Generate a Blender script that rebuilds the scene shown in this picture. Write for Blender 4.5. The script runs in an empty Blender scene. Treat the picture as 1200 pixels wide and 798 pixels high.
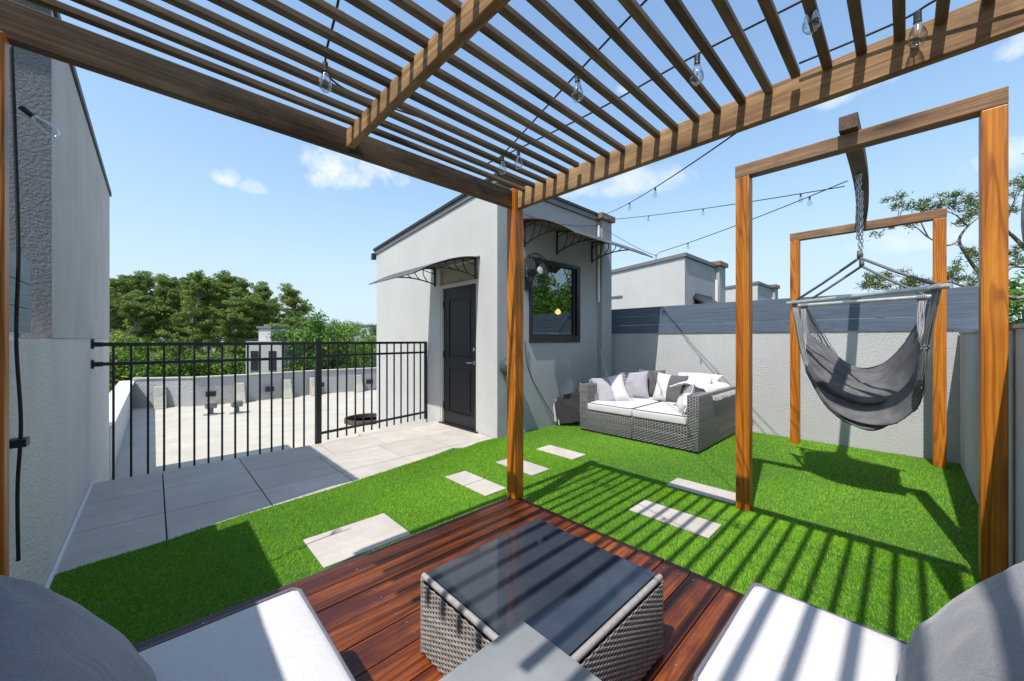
import bpy, math, random
import numpy as np
from mathutils import Vector, Matrix, noise as mnoise
random.seed(7)
S = bpy.context.scene
COL = S.collection
PI = math.pi

# ------------------------------------------------------------------ helpers
class MB:
    """collects shapes, build() links them as ONE mesh object"""
    def __init__(s): s.v = []; s.f = []; s.c = []; s.cur = 0.5; s.mi = 0; s.m = []
    def add(s, vs, fs):
        n = len(s.v); s.v += [tuple(p) for p in vs]
        for f in fs: s.f.append(tuple(i+n for i in f)); s.c.append(s.cur); s.m.append(s.mi)
        return s
    def box(s, x0, x1, y0, y1, z0, z1):
        vs = [(x0,y0,z0),(x1,y0,z0),(x1,y1,z0),(x0,y1,z0),(x0,y0,z1),(x1,y0,z1),(x1,y1,z1),(x0,y1,z1)]
        return s.add(vs, [(3,2,1,0),(4,5,6,7),(0,1,5,4),(1,2,6,5),(2,3,7,6),(3,0,4,7)])
    def obox(s, M, x0, x1, y0, y1, z0, z1):
        n = len(s.v); s.box(x0,x1,y0,y1,z0,z1)
        for i in range(n, len(s.v)): s.v[i] = tuple(M @ Vector(s.v[i]))
        return s
    def prism(s, poly, axis, a, b):
        """poly in the plane perpendicular to axis ('x': (y,z), 'y': (x,z), 'z': (x,y))"""
        n = len(poly)
        def P(p, t):
            return {'x':(t,p[0],p[1]), 'y':(p[0],t,p[1]), 'z':(p[0],p[1],t)}[axis]
        vs = [P(p,a) for p in poly] + [P(p,b) for p in poly]
        fs = [tuple(range(n))[::-1], tuple(range(n,2*n))] + [(i,(i+1)%n,n+(i+1)%n,n+i) for i in range(n)]
        return s.add(vs, fs)
    def tube(s, pts, r, n=8, caps=True):
        pts = [Vector(p) for p in pts]; m = len(pts)
        if not hasattr(r, '__len__'): r = [r]*m
        vs = []; up = None
        for i, p in enumerate(pts):
            t = (pts[min(i+1,m-1)]-pts[max(i-1,0)])
            if t.length < 1e-9: t = Vector((0,0,1))
            t.normalize()
            if up is None:
                up = t.orthogonal().normalized()
            up = (up - t*up.dot(t))
            if up.length < 1e-6: up = t.orthogonal()
            up.normalize(); w = t.cross(up)
            for k in range(n):
                a = 2*PI*k/n
                vs.append(p + (up*math.cos(a)+w*math.sin(a))*r[i])
        fs = []
        for i in range(m-1):
            for k in range(n):
                k2 = (k+1)%n
                fs.append((i*n+k, i*n+k2, (i+1)*n+k2, (i+1)*n+k))
        if caps: fs += [tuple(range(n))[::-1], tuple((m-1)*n+k for k in range(n))]
        return s.add(vs, fs)
    def lathe(s, prof, c, n=20, axis='z'):
        """prof: list of (r, h)"""
        vs = []
        for r, h in prof:
            for k in range(n):
                a = 2*PI*k/n; x, y = r*math.cos(a), r*math.sin(a)
                p = {'z':(x,y,h),'y':(x,h,y),'x':(h,x,y)}[axis]
                vs.append((c[0]+p[0], c[1]+p[1], c[2]+p[2]))
        fs = []
        for i in range(len(prof)-1):
            for k in range(n):
                k2 = (k+1)%n; fs.append((i*n+k, i*n+k2, (i+1)*n+k2, (i+1)*n+k))
        fs += [tuple(range(n))[::-1], tuple((len(prof)-1)*n+k for k in range(n))]
        return s.add(vs, fs)
    def torus(s, c, R, r, axis='y', n=32, m=6):
        pts = []
        for k in range(n+1):
            a = 2*PI*k/n; x, y = R*math.cos(a), R*math.sin(a)
            p = {'z':(x,y,0),'y':(x,0,y),'x':(0,x,y)}[axis]
            pts.append((c[0]+p[0], c[1]+p[1], c[2]+p[2]))
        return s.tube(pts, r, m, caps=False)
    def build(s, name, mat, parent=None, bevel=0, smooth=False, seg=2, attr=False):
        me = bpy.data.meshes.new(name)
        off = parent.location if parent is not None and parent.type == 'EMPTY' else Vector((0,0,0))
        if parent is not None and parent.type == 'MESH':
            off = Vector(parent.get('_off', (0,0,0)))
        me.from_pydata([(p[0]-off[0], p[1]-off[1], p[2]-off[2]) for p in s.v], [], s.f)
        me.validate(); me.update()
        if attr and len(me.polygons) == len(s.c):
            a = me.attributes.new('tint', 'FLOAT', 'FACE'); a.data.foreach_set('value', s.c)
        for q in (mat if isinstance(mat,(list,tuple)) else [mat]): me.materials.append(q)
        if any(s.m) and len(me.polygons) == len(s.m): me.polygons.foreach_set('material_index', s.m)
        if smooth:
            me.polygons.foreach_set('use_smooth', [True]*len(me.polygons))
        o = bpy.data.objects.new(name, me); COL.objects.link(o)
        if parent is not None: o.parent = parent
        o['_off'] = list(off)
        if bevel:
            b = o.modifiers.new('bevel', 'BEVEL'); b.width = bevel; b.segments = seg
            b.limit_method = 'ANGLE'; b.angle_limit = math.radians(40)
        return o

def thing(name, label, cat, loc=(0,0,0), group=None, kind=None):
    o = bpy.data.objects.new(name, None); COL.objects.link(o); o.location = loc
    o.empty_display_size = 0.1
    o['label'] = label; o['category'] = cat
    if group: o['group'] = group
    if kind: o['kind'] = kind
    return o
def tag(o, label, cat, group=None, kind=None):
    o['label'] = label; o['category'] = cat
    if group: o['group'] = group
    if kind: o['kind'] = kind
    return o
def struct(o, label=None, cat=None):
    o['kind'] = 'structure'
    o['label'] = label or o.name; o['category'] = cat or o.name.replace('_',' ')
    return o
def copy_tree(o, parent=None):
    c = o.copy(); COL.objects.link(c)
    if parent is not None: c.parent = parent
    for ch in list(o.children): copy_tree(ch, c)
    return c
def catmull(pts, n):
    """resample a polyline smoothly"""
    P = [Vector(p) for p in pts]; out = []
    m = len(P)
    for i in range(n):
        t = i/(n-1)*(m-1); k = min(int(t), m-2); u = t-k
        p0, p1, p2, p3 = P[max(k-1,0)], P[k], P[k+1], P[min(k+2,m-1)]
        out.append(0.5*((2*p1)+(p2-p0)*u+(2*p0-5*p1+4*p2-p3)*u*u+(3*p1-p0-3*p2+p3)*u**3))
    return out
def sag(a, b, d, n=16):
    a, b = Vector(a), Vector(b)
    return [a.lerp(b, i/(n-1)) - Vector((0,0,d*4*(i/(n-1))*(1-i/(n-1)))) for i in range(n)]

# ------------------------------------------------------------------ materials
class NT:
    def __init__(s, name):
        s.m = bpy.data.materials.new(name); s.m.use_nodes = True
        s.t = s.m.node_tree; s.b = s.t.nodes['Principled BSDF']; s.out = s.t.nodes['Material Output']
    def n(s, typ, **kw):
        nd = s.t.nodes.new(typ)
        for k, v in kw.items():
            if hasattr(nd, k): setattr(nd, k, v)
            else: nd.inputs[k].default_value = v
        return nd
    def l(s, a, b): s.t.links.new(a, b)
    def coord(s, scale=(1,1,1), rnd=False, attr=None, kind='Object'):
        tc = s.n('ShaderNodeTexCoord'); mp = s.n('ShaderNodeMapping')
        mp.inputs['Scale'].default_value = scale
        src = tc.outputs[kind]
        if rnd or attr:
            add = s.n('ShaderNodeVectorMath', operation='ADD')
            sc = s.n('ShaderNodeMath', operation='MULTIPLY'); sc.inputs[1].default_value = 17.3
            if attr:
                at = s.n('ShaderNodeAttribute', attribute_name=attr); s.l(at.outputs['Fac'], sc.inputs[0])
            else:
                oi = s.n('ShaderNodeObjectInfo'); s.l(oi.outputs['Random'], sc.inputs[0])
            s.l(src, add.inputs[0]); s.l(sc.outputs[0], add.inputs[1]); src = add.outputs[0]
        s.l(src, mp.inputs['Vector'])
        return mp.outputs[0]
    def noise(s, vec, scale, detail=4, rough=.55, dist=0):
        nd = s.n('ShaderNodeTexNoise'); nd.inputs['Scale'].default_value = scale
        nd.inputs['Detail'].default_value = detail; nd.inputs['Roughness'].default_value = rough
        nd.inputs['Distortion'].default_value = dist
        s.l(vec, nd.inputs['Vector']); return nd.outputs['Fac']
    def ramp(s, fac, stops):
        r = s.n('ShaderNodeValToRGB'); e = r.color_ramp.elements
        while len(e) < len(stops): e.new(.5)
        for q, (p, c) in zip(e, stops):
            q.position = p; q.color = (*c, 1) if len(c) == 3 else c
        s.l(fac, r.inputs['Fac']); return r.outputs['Color']
    def mix(s, fac, a, b, mode='MIX'):
        m = s.n('ShaderNodeMix', data_type='RGBA', blend_type=mode)
        for i, v in ((0, fac), (6, a), (7, b)):
            if hasattr(v, 'is_linked'): s.l(v, m.inputs[i])
            else: m.inputs[i].default_value = v if i == 0 else ((*v, 1) if len(v) == 3 else v)
        return m.outputs[2]
    def bump(s, h, strength=.5, dist=.01):
        b = s.n('ShaderNodeBump'); b.inputs['Strength'].default_value = strength
        b.inputs['Distance'].default_value = dist
        s.l(h, b.inputs['Height']); s.l(b.outputs[0], s.b.inputs['Normal'])
    def base(s, c):
        if hasattr(c, 'is_linked'): s.l(c, s.b.inputs['Base Color'])
        else: s.b.inputs['Base Color'].default_value = (*c, 1)
    def set(s, **kw):
        for k, v in kw.items():
            s.b.inputs[k.replace('_',' ')].default_value = v
        return s.m
def sc(c, k): return tuple(max(0,x*k) for x in c)

def fabric(name, c, weave=420, wr=.006, var=.05):
    k = NT(name); v = k.coord(); f = k.noise(v, 5, 5)
    w1 = k.noise(v, weave, 2); col = k.ramp(f, [(.3, sc(c,1-var)), (.7, sc(c,1+var))])
    k.base(k.mix(.35, col, k.ramp(w1, [(.35, sc(c,.72)), (.65, sc(c,1.2))])))
    a = k.n('ShaderNodeMath', operation='MULTIPLY_ADD'); big = k.noise(k.coord((1,1.5,1)), 7, 4, .55, .9)
    k.l(w1, a.inputs[0]); a.inputs[1].default_value = .10; k.l(big, a.inputs[2]); k.bump(a.outputs[0], .8, wr)
    return k.set(Roughness=.95, Specular_IOR_Level=.1, Sheen_Weight=.25)
def plain(name, c, rough=.5, metal=0, var=.12, nscale=14, spec=.5, bump=0, bscale=60):
    k = NT(name); v = k.coord()
    f = k.noise(v, nscale, 5)
    k.base(k.ramp(f, [(.3, sc(c,1-var)), (.7, sc(c,1+var))]))
    if bump: k.bump(k.noise(v, bscale, 3), .6, bump)
    return k.set(Roughness=rough, Metallic=metal, Specular_IOR_Level=spec)

def stucco(name, c, bump=.012, scale=42, stain=.1):
    k = NT(name); v = k.coord()
    big = k.noise(v, 1.6, 6, .6); f = k.noise(v, scale, 3, .6, 0)
    col = k.ramp(big, [(.25, sc(c,1-stain)), (.75, sc(c,1+stain*.6))])
    vs = k.coord((2.6,2.6,.4)); st = k.noise(vs, 1.3, 5, .62)
    col = k.mix(.22, col, k.ramp(st, [(.35, sc(c,1-stain*2)), (.62, c)]))
    k.base(col)
    h = k.ramp(f, [(.38,(0,0,0)),(.62,(1,1,1))])
    k.bump(h, .8, bump)
    return k.set(Roughness=.9, Specular_IOR_Level=.25)

def wood(name, axis, dark, mid, light, rough=.55, attr=None, tint=.25, bump=.002, knots=True, spec=.4, gray=None, coat=0, rings=.5, stain=0):
    k = NT(name)
    a = {'x':(.55,11,11),'y':(11,.55,11),'z':(11,11,.55)}[axis]
    v = k.coord(a, rnd=attr is None, attr=attr)
    f1 = k.noise(v, 1.3, 5, .6, .9)
    a2 = tuple(q*(1 if q < 1 else 4.5) for q in a)
    v2 = k.coord(a2, rnd=attr is None, attr=attr)
    f2 = k.noise(v2, 1.6, 3, .6, .4)
    col = k.ramp(f1, [(.28, dark), (.5, mid), (.72, light)])
    col = k.mix(.5, col, k.ramp(f2, [(.3, sc(dark,.75)), (.55, mid), (.75, light)]))
    if rings:
        vr = k.coord({'x':(.32,5,5),'y':(5,.32,5),'z':(5,5,.32)}[axis], rnd=attr is None, attr=attr)
        fr_ = k.noise(vr, 1.1, 2, .45, .35)
        sn = k.n('ShaderNodeMath', operation='SINE'); ml = k.n('ShaderNodeMath', operation='MULTIPLY'); ml.inputs[1].default_value = 95
        k.l(fr_, ml.inputs[0]); k.l(ml.outputs[0], sn.inputs[0])
        rg_ = k.ramp(sn.outputs[0], [(.0,(0,0,0)),(.55,(.12,.12,.12)),(.95,(1,1,1))])
        mm = k.n('ShaderNodeMath', operation='MULTIPLY'); mm.inputs[1].default_value = rings; k.l(rg_, mm.inputs[0])
        col = k.mix(mm.outputs[0], col, sc(dark,.8))
    if gray:
        vg = k.coord({'x':(.5,1.5,1.5),'y':(1.5,.5,1.5),'z':(1.5,1.5,.5)}[axis], rnd=attr is None, attr=attr)
        g = k.noise(vg, 2.2, 5, .65)
        col = k.mix(k.ramp(g, [(.42,(0,0,0)),(.62,(1,1,1))]), col, k.mix(f2, sc(gray,.6), sc(gray,1.25)))
    if knots:
        vk = k.coord({'x':(2.2,9,9),'y':(9,2.2,9),'z':(9,9,2.2)}[axis], rnd=attr is None, attr=attr)
        vo = k.n('ShaderNodeTexVoronoi'); vo.inputs['Scale'].default_value = .75; k.l(vk, vo.inputs['Vector'])
        kf = k.ramp(vo.outputs['Distance'], [(.06,(1,1,1)),(.17,(.45,.45,.45)),(.30,(0,0,0))])
        col = k.mix(kf, col, sc(dark,.35))
    if stain:
        vs_ = k.coord({'x':(.8,2.2,2.2),'y':(2.2,.8,2.2),'z':(2.2,2.2,.8)}[axis], rnd=attr is None, attr=attr)
        st_ = k.ramp(k.noise(vs_, 2.4, 6, .7, .5), [(.44,(0,0,0)),(.66,(stain,stain,stain))])
        col = k.mix(st_, col, sc(dark,.55))
    # per piece tone
    if attr:
        at = k.n('ShaderNodeAttribute', attribute_name=attr); rv = at.outputs['Fac']
    else:
        oi = k.n('ShaderNodeObjectInfo'); rv = oi.outputs['Random']
    mr = k.n('ShaderNodeMapRange'); mr.inputs[3].default_value = 1-tint; mr.inputs[4].default_value = 1+tint
    k.l(rv, mr.inputs[0])
    hs = k.n('ShaderNodeHueSaturation'); k.l(mr.outputs[0], hs.inputs['Value']); k.l(col, hs.inputs['Color'])
    k.base(hs.outputs[0])
    k.bump(f2, .5, bump)
    k.set(Roughness=rough, Specular_IOR_Level=spec)
    if coat: k.set(Coat_Weight=coat, Coat_Roughness=.16)
    return k.m

M = {}
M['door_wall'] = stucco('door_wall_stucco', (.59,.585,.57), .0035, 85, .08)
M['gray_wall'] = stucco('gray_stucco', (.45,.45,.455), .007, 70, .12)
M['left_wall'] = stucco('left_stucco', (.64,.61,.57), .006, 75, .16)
M['low_wall'] = stucco('pale_stucco', (.55,.555,.555), .0042, 80, .09)
M['left_low'] = stucco('left_low_stucco', (.74,.715,.67), .0065, 65, .09)
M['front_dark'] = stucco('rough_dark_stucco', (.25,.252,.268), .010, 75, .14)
M['tan_paint'] = plain('tan_paint', (.42,.36,.27), .7, var=.06)
M['cream_trim'] = plain('cream_trim', (.55,.52,.46), .6, var=.05)
M['roof_trim'] = plain('dark_roof_trim', (.025,.025,.028), .5)
M['fascia'] = plain('grey_fascia', (.17,.17,.175), .6)
M['door'] = plain('charcoal_door_paint', (.022,.021,.024), .5, var=.1, nscale=5, spec=.3)
M['steel'] = plain('satin_steel', (.55,.54,.52), .28, 1)
M['black'] = plain('black_metal', (.013,.013,.014), .42, var=.2)
M['blackplastic'] = plain('black_plastic', (.012,.012,.012), .5)
M['rubber'] = plain('cable_rubber', (.01,.01,.011), .6)
M['white'] = plain('white_paint', (.75,.75,.74), .5, var=.05)
M['brown_cap'] = plain('brown_metal_cap', (.22,.13,.085), .6)
M['membrane'] = stucco('roof_membrane', (.50,.465,.40), .004, 9, .16)
M['parapet'] = stucco('parapet_coating', (.42,.42,.43), .006, 20, .08)
M['parapet_pale'] = stucco('parapet_patch', (.46,.435,.38), .006, 20, .06)  # slightly paler, warmer coat for the coping and piers
M['paver'] = None
def paver():
    k = NT('porcelain_paver'); v = k.coord((1,1,1)); at = k.n('ShaderNodeAttribute', attribute_name='tint')
    f = k.noise(v, 3.5, 8, .65, .4); g = k.noise(k.coord((1.2,9,1)), 2.2, 5)
    c = (.52,.47,.42)
    col = k.ramp(f, [(.3, sc(c,.86)), (.7, sc(c,1.1))])
    col = k.mix(.3, col, k.ramp(g, [(.35, sc(c,.8)), (.6, sc(c,1.08))]))
    sp = k.noise(v, 9, 2, .5); col = k.mix(k.ramp(sp, [(.74,(0,0,0)),(.8,(.5,.5,.5))]), col, sc(c,.45))
    mr = k.n('ShaderNodeMapRange'); mr.inputs[3].default_value=.92; mr.inputs[4].default_value=1.07
    k.l(at.outputs['Fac'], mr.inputs[0])
    hs = k.n('ShaderNodeHueSaturation'); k.l(mr.outputs[0], hs.inputs['Value']); k.l(col, hs.inputs['Color'])
    st = k.ramp(k.noise(k.coord((1,1.6,1)), 1.3, 7, .7, .8), [(.42,(0,0,0)),(.62,(.5,.5,.5))])
    k.base(k.mix(st, hs.outputs[0], sc(c,.72))); k.bump(k.noise(v, 90, 3), .3, .002)
    return k.set(Roughness=.62, Specular_IOR_Level=.35)
M['paver'] = paver()
M['joint'] = plain('dark_joint_base', (.06,.055,.05), .9)  # near-black slab tone that shows in the paving joints
def grass_mat():
    k = NT('turf_blade'); at = k.n('ShaderNodeAttribute', attribute_name='tint')
    col = k.ramp(at.outputs['Fac'], [(0,(.085,.24,.010)),(.45,(.20,.46,.022)),(.8,(.30,.58,.04)),(1,(.50,.52,.14))])
    big = k.noise(k.coord(), 1.7, 4); col = k.mix(.35, col, k.ramp(big, [(.30,(.15,.36,.016)),(.70,(.31,.58,.035))]))
    k.base(col); k.set(Roughness=.6, Specular_IOR_Level=.1)
    tr = k.n('ShaderNodeBsdfTranslucent'); k.l(col, tr.inputs['Color'])
    mx = k.n('ShaderNodeMixShader'); mx.inputs[0].default_value = .28
    k.l(k.b.outputs[0], mx.inputs[1]); k.l(tr.outputs[0], mx.inputs[2]); k.l(mx.outputs[0], k.out.inputs[0])
    return k.m
M['grass'] = grass_mat()
M['turf_back'] = plain('turf_backing', (.045,.12,.010), .9, var=.25, nscale=40)
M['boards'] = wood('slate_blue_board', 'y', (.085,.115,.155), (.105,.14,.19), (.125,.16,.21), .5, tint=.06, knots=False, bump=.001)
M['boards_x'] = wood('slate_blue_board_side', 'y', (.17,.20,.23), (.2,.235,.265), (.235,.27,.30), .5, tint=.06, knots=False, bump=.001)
ORG = ((.22,.05,.004), (.54,.175,.012), (.70,.29,.03))
M['post'] = wood('stained_post', 'z', *ORG, rough=.42, tint=.08, rings=.55, stain=.25)
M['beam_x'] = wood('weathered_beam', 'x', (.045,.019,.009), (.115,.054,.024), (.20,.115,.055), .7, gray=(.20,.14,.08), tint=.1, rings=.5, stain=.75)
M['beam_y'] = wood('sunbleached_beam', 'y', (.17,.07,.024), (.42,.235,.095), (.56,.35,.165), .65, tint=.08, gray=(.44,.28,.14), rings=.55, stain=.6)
M['slat'] = wood('slat_wood', 'x', (.06,.032,.016), (.14,.08,.042), (.23,.14,.075), .65, gray=(.22,.155,.095), tint=.28, knots=True, rings=.4, stain=.4)
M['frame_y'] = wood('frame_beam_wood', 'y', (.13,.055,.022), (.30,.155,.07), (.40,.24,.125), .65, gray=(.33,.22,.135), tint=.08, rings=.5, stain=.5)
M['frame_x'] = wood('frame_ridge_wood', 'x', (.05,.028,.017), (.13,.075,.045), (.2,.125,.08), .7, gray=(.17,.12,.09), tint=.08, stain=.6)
M['deck'] = wood('oiled_deck_board', 'x', (.055,.011,.005), (.27,.066,.016), (.46,.155,.035), .36, attr='tint', tint=.38, bump=.0025, knots=False, coat=.06, spec=.2, gray=(.09,.025,.017), rings=.55, stain=.55)
M['deck_rim'] = plain('dark_deck_rim', (.045,.035,.042), .55)
M['white_fabric'] = fabric('white_cushion_fabric', (.60,.58,.585), 300, .007, .03)
M['grey_fabric'] = fabric('grey_pillow_fabric', (.235,.235,.255), 260, .012, .12)
M['lilac_fabric'] = fabric('pale_grey_pillow', (.36,.345,.38), 260, .006)
M['dark_fabric'] = fabric('charcoal_stripe', (.11,.11,.115), 260, .006)
M['piping'] = plain('piping_cord', (.13,.13,.16), .9)
M['stone'] = plain('slate_tabletop', (.235,.245,.25), .5, var=.15, nscale=7, bump=.001, bscale=60)
def wicker(name, a, b, spec=.5):
    k = NT(name); at = k.n('ShaderNodeAttribute', attribute_name='tint')
    f = k.noise(k.coord((40,40,40)), 1.2, 3)
    col = k.ramp(at.outputs['Fac'], [(0, a), (1, b)])
    k.base(k.mix(.35, col, k.ramp(f, [(.3, a), (.7, b)])))
    return k.set(Roughness=.42, Specular_IOR_Level=spec)
M['wicker'] = wicker('grey_wicker', (.10,.095,.10), (.30,.285,.285))
M['wicker_table'] = wicker('ash_wicker', (.17,.155,.15), (.42,.39,.37))
M['wicker_back'] = plain('dark_wicker_lining', (.03,.028,.03), .8)  # near-black backing behind the woven strands
def glass_top():
    k = NT('smoked_glass'); v = k.coord(); f = k.noise(v, 4, 6, .65); d = k.noise(v, 260, 2, .5)
    c = k.ramp(f, [(.35,(.030,.036,.050)),(.7,(.048,.056,.072))])
    k.base(k.mix(k.ramp(d, [(.70,(0,0,0)),(.78,(.6,.6,.6))]), c, (.16,.17,.19)))
    return k.set(Roughness=.05, Specular_IOR_Level=.55, IOR=1.5)
M['smoked'] = glass_top()
def win_glass():
    k = NT('tinted_window_glass')
    k.base((.45,.5,.5)); k.set(Metallic=1, Roughness=.01)
    t = k.n('ShaderNodeBsdfTransparent'); t.inputs[0].default_value = (.5,.55,.55,1)
    mx = k.n('ShaderNodeMixShader'); mx.inputs[0].default_value = .5
    k.l(t.outputs[0], mx.inputs[1]); k.l(k.b.outputs[0], mx.inputs[2]); k.l(mx.outputs[0], k.out.inputs[0])
    return k.m
M['winglass'] = win_glass()
def bulb_glass():
    k = NT('clear_bulb_glass'); g = k.n('ShaderNodeBsdfGlossy'); g.inputs['Roughness'].default_value = .03
    t = k.n('ShaderNodeBsdfTransparent'); t.inputs[0].default_value = (.93,.95,.95,1)
    lw = k.n('ShaderNodeLayerWeight'); lw.inputs[0].default_value = .4
    mx = k.n('ShaderNodeMixShader'); k.l(lw.outputs['Facing'], mx.inputs[0])
    k.l(t.outputs[0], mx.inputs[1]); k.l(g.outputs[0], mx.inputs[2]); k.l(mx.outputs[0], k.out.inputs[0])
    return k.m
M['bulb'] = bulb_glass()
def awning_mat():
    k = NT('smoked_polycarbonate'); k.base(k.ramp(k.noise(k.coord(), 5, 5), [(.3,(.10,.085,.075)),(.7,(.15,.13,.115))]))
    k.set(Roughness=.3)
    t = k.n('ShaderNodeBsdfTranslucent'); t.inputs[0].default_value = (.30,.24,.19,1)
    mx = k.n('ShaderNodeMixShader'); mx.inputs[0].default_value = .3
    k.l(k.b.outputs[0], mx.inputs[1]); k.l(t.outputs[0], mx.inputs[2]); k.l(mx.outputs[0], k.out.inputs[0])
    return k.m
M['awning'] = awning_mat()
M['chain'] = plain('zinc_chain', (.45,.45,.45), .35, 1)
M['alu'] = plain('aluminium_bar', (.62,.62,.60), .35, .6)
M['rope'] = plain('grey_rope', (.17,.17,.175), .9)
M['cord'] = plain('hammock_cord', (.26,.255,.26), .9)
def hammock_mat():
    k = NT('hammock_cloth'); v = k.coord()
    f = k.noise(v, 9, 4); k.base(k.ramp(f, [(.3,(.115,.112,.115)),(.7,(.20,.195,.20))]))
    k.bump(k.noise(v, 300, 2), .3, .002); k.set(Roughness=.95, Specular_IOR_Level=.1)
    t = k.n('ShaderNodeBsdfTranslucent'); t.inputs[0].default_value = (.16,.16,.17,1)
    mx = k.n('ShaderNodeMixShader'); mx.inputs[0].default_value = .2
    k.l(k.b.outputs[0], mx.inputs[1]); k.l(t.outputs[0], mx.inputs[2]); k.l(mx.outputs[0], k.out.inputs[0])
    return k.m
M['hammock'] = hammock_mat()
def leaf(name, a, b, c):
    k = NT(name); at = k.n('ShaderNodeAttribute', attribute_name='tint')
    col = k.ramp(at.outputs['Fac'], [(0,a),(.55,b),(1,c)]); k.base(col); k.set(Roughness=.55, Specular_IOR_Level=.3)
    t = k.n('ShaderNodeBsdfTranslucent'); k.l(col, t.inputs[0])
    mx = k.n('ShaderNodeMixShader'); mx.inputs[0].default_value = .3
    k.l(k.b.outputs[0], mx.inputs[1]); k.l(t.outputs[0], mx.inputs[2]); k.l(mx.outputs[0], k.out.inputs[0])
    return k.m
M['pine_leaf'] = leaf('pine_foliage', (.085,.13,.028), (.20,.28,.055), (.32,.39,.09))
M['oak_leaf'] = leaf('broadleaf_foliage', (.05,.11,.018), (.125,.24,.035), (.21,.35,.06))
M['bush_leaf'] = leaf('bush_foliage', (.06,.12,.015), (.14,.25,.03), (.24,.36,.06))
M['needle'] = leaf('needle_foliage', (.06,.10,.025), (.13,.19,.05), (.26,.30,.07))
M['bark'] = plain('bark', (.13,.10,.08), .9, var=.3, nscale=6)
M['bark_grey'] = plain('grey_bark', (.27,.24,.21), .9, var=.3, nscale=12)
M['ground'] = plain('far_ground', (.07,.09,.04), .95, var=.3, nscale=.2)
M['bamboo'] = plain('bamboo', (.42,.36,.22), .5)
M['canvas'] = plain('black_canvas', (.02,.02,.022), .85)
M['pot'] = plain('pot_glaze', (.10,.13,.14), .4)
M['teal'] = plain('teal_plastic', (.035,.075,.085), .45)
M['dark_room'] = plain('interior_wall', (.10,.10,.10), .9)
M['lamp_on'] = None
def emis(name, c, s):
    k = NT(name); k.base((0,0,0)); k.b.inputs['Emission Color'].default_value = (*c,1); k.b.inputs['Emission Strength'].default_value = s
    return k.m
M['lamp_on'] = emis('lit_bulb', (1,.6,.2), 6)
M['brick_far'] = stucco('far_grey_stucco', (.42,.41,.41), .01, 10, .08)

# ------------------------------------------------------------------ setting
SUN = Vector((-.56,-.095,1)).normalized()
m = MB(); m.add([(-400,-400,-8),(500,-400,-8),(500,600,-8),(-400,600,-8)], [(0,1,2,3)])
struct(m.build('ground', M['ground']), 'distant ground far below the roof terrace', 'ground')

# terrace slab, turf backing, paving
GE = [(-.40,3.17),(.05,3.222),(.444,3.31),(1.10,3.375),(1.8,3.50),(2.20,3.575),(2.53,3.66),(2.62,3.58),(2.74,3.60),(2.90,3.655),(3.22,3.66)]
m = MB(); m.box(-3.2, 9.2, -4.2, 4.985, -.50, -.03); m.box(1.6, 3.19, 4.985, 5.10, -.50, -.03)
struct(m.build('terrace_slab', M['joint']), 'concrete slab under the terrace finishes', 'floor')
m = MB(); poly = [(-.40,-.40),(5.98,-.40),(5.98,3.66)] + GE[::-1]
m.add([(x,y,.004) for x,y in poly], [tuple(range(len(poly)))])
struct(m.build('lawn', M['turf_back']), 'green artificial turf lawn of the terrace', 'lawn')

m = MB(); g_ = .004
rows = [(2.95,3.77),(3.77,4.38),(4.38,4.98)]
def slab(x0,x1,y0,y1):
    m.cur = random.random(); m.box(x0+g_, x1-g_, y0+g_, y1-g_, -.028, .0)
for (y0,y1), xs in zip(rows, [(-.40,.06,.66,1.30,1.96,2.56,3.19), (-.40,.06,.66,1.30,1.96,2.56,3.19), (-.40,.06,.66,1.46,2.06,2.66,3.19)]):
    for a, b in zip(xs[:-1], xs[1:]):
        if y0 < 3.5:
            # first row is cut to the lawn edge
            def ge(x):
                for (xa,ya),(xb,yb) in zip(GE[:-1],GE[1:]):
                    if xa <= x <= xb: return ya+(yb-ya)*(x-xa)/(xb-xa)
                return 3.66
            xsub = [a+g_]+[p[0] for p in GE if a+g_ < p[0] < b-g_]+[b-g_]
            pl = [(x, ge(x)-.04) for x in xsub] + [(b-g_, y1-g_),(a+g_, y1-g_)]
            m.cur = random.random(); m.prism(pl, 'z', -.028, 0)
        else: slab(a,b,y0,y1)
m.cur = .5; m.box(2.0,3.19,4.985,5.10,-.028,0)
struct(m.build('pavement', M['paver'], bevel=.0025, attr=True), 'large pale beige paving slabs between lawn and railing', 'pavement')

# stepping stones
ST = [((.68,1.21,2.22,2.62),'wide pale stepping stone in the turf nearest the deck edge'),
      ((1.94,2.17,2.64,2.93),'pale stepping stone behind the deck post, outer half of a split pair'),
      ((1.94,2.17,2.345,2.63),'pale stepping stone behind the deck post, half closest to the deck'),
      ((2.55,2.80,2.40,2.92),'pale stepping stone in turf just right of the corner post'),
      ((3.20,3.44,2.43,2.95),'pale stepping stone nearest the building and the folded chair'),
      ((2.555,2.80,.865,1.42),'pale stepping stone striped by slat shadows close to the deck'),
      ((3.23,3.465,.91,1.44),'pale stepping stone reaching behind the hammock frame post')]
for (x0,x1,y0,y1), lb in ST:
    m = MB(); m.cur = random.random(); m.box(x0,x1,y0,y1,.004,.014)
    tag(m.build('stepping_stone', M['paver'], bevel=.003, attr=True), lb, 'stepping stone', 'stepping stones set in the turf')

# deck footprint
DX0, DX1, DY0, DY1, DZ = -.395, 1.97, -.37, 2.035, .10
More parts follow.
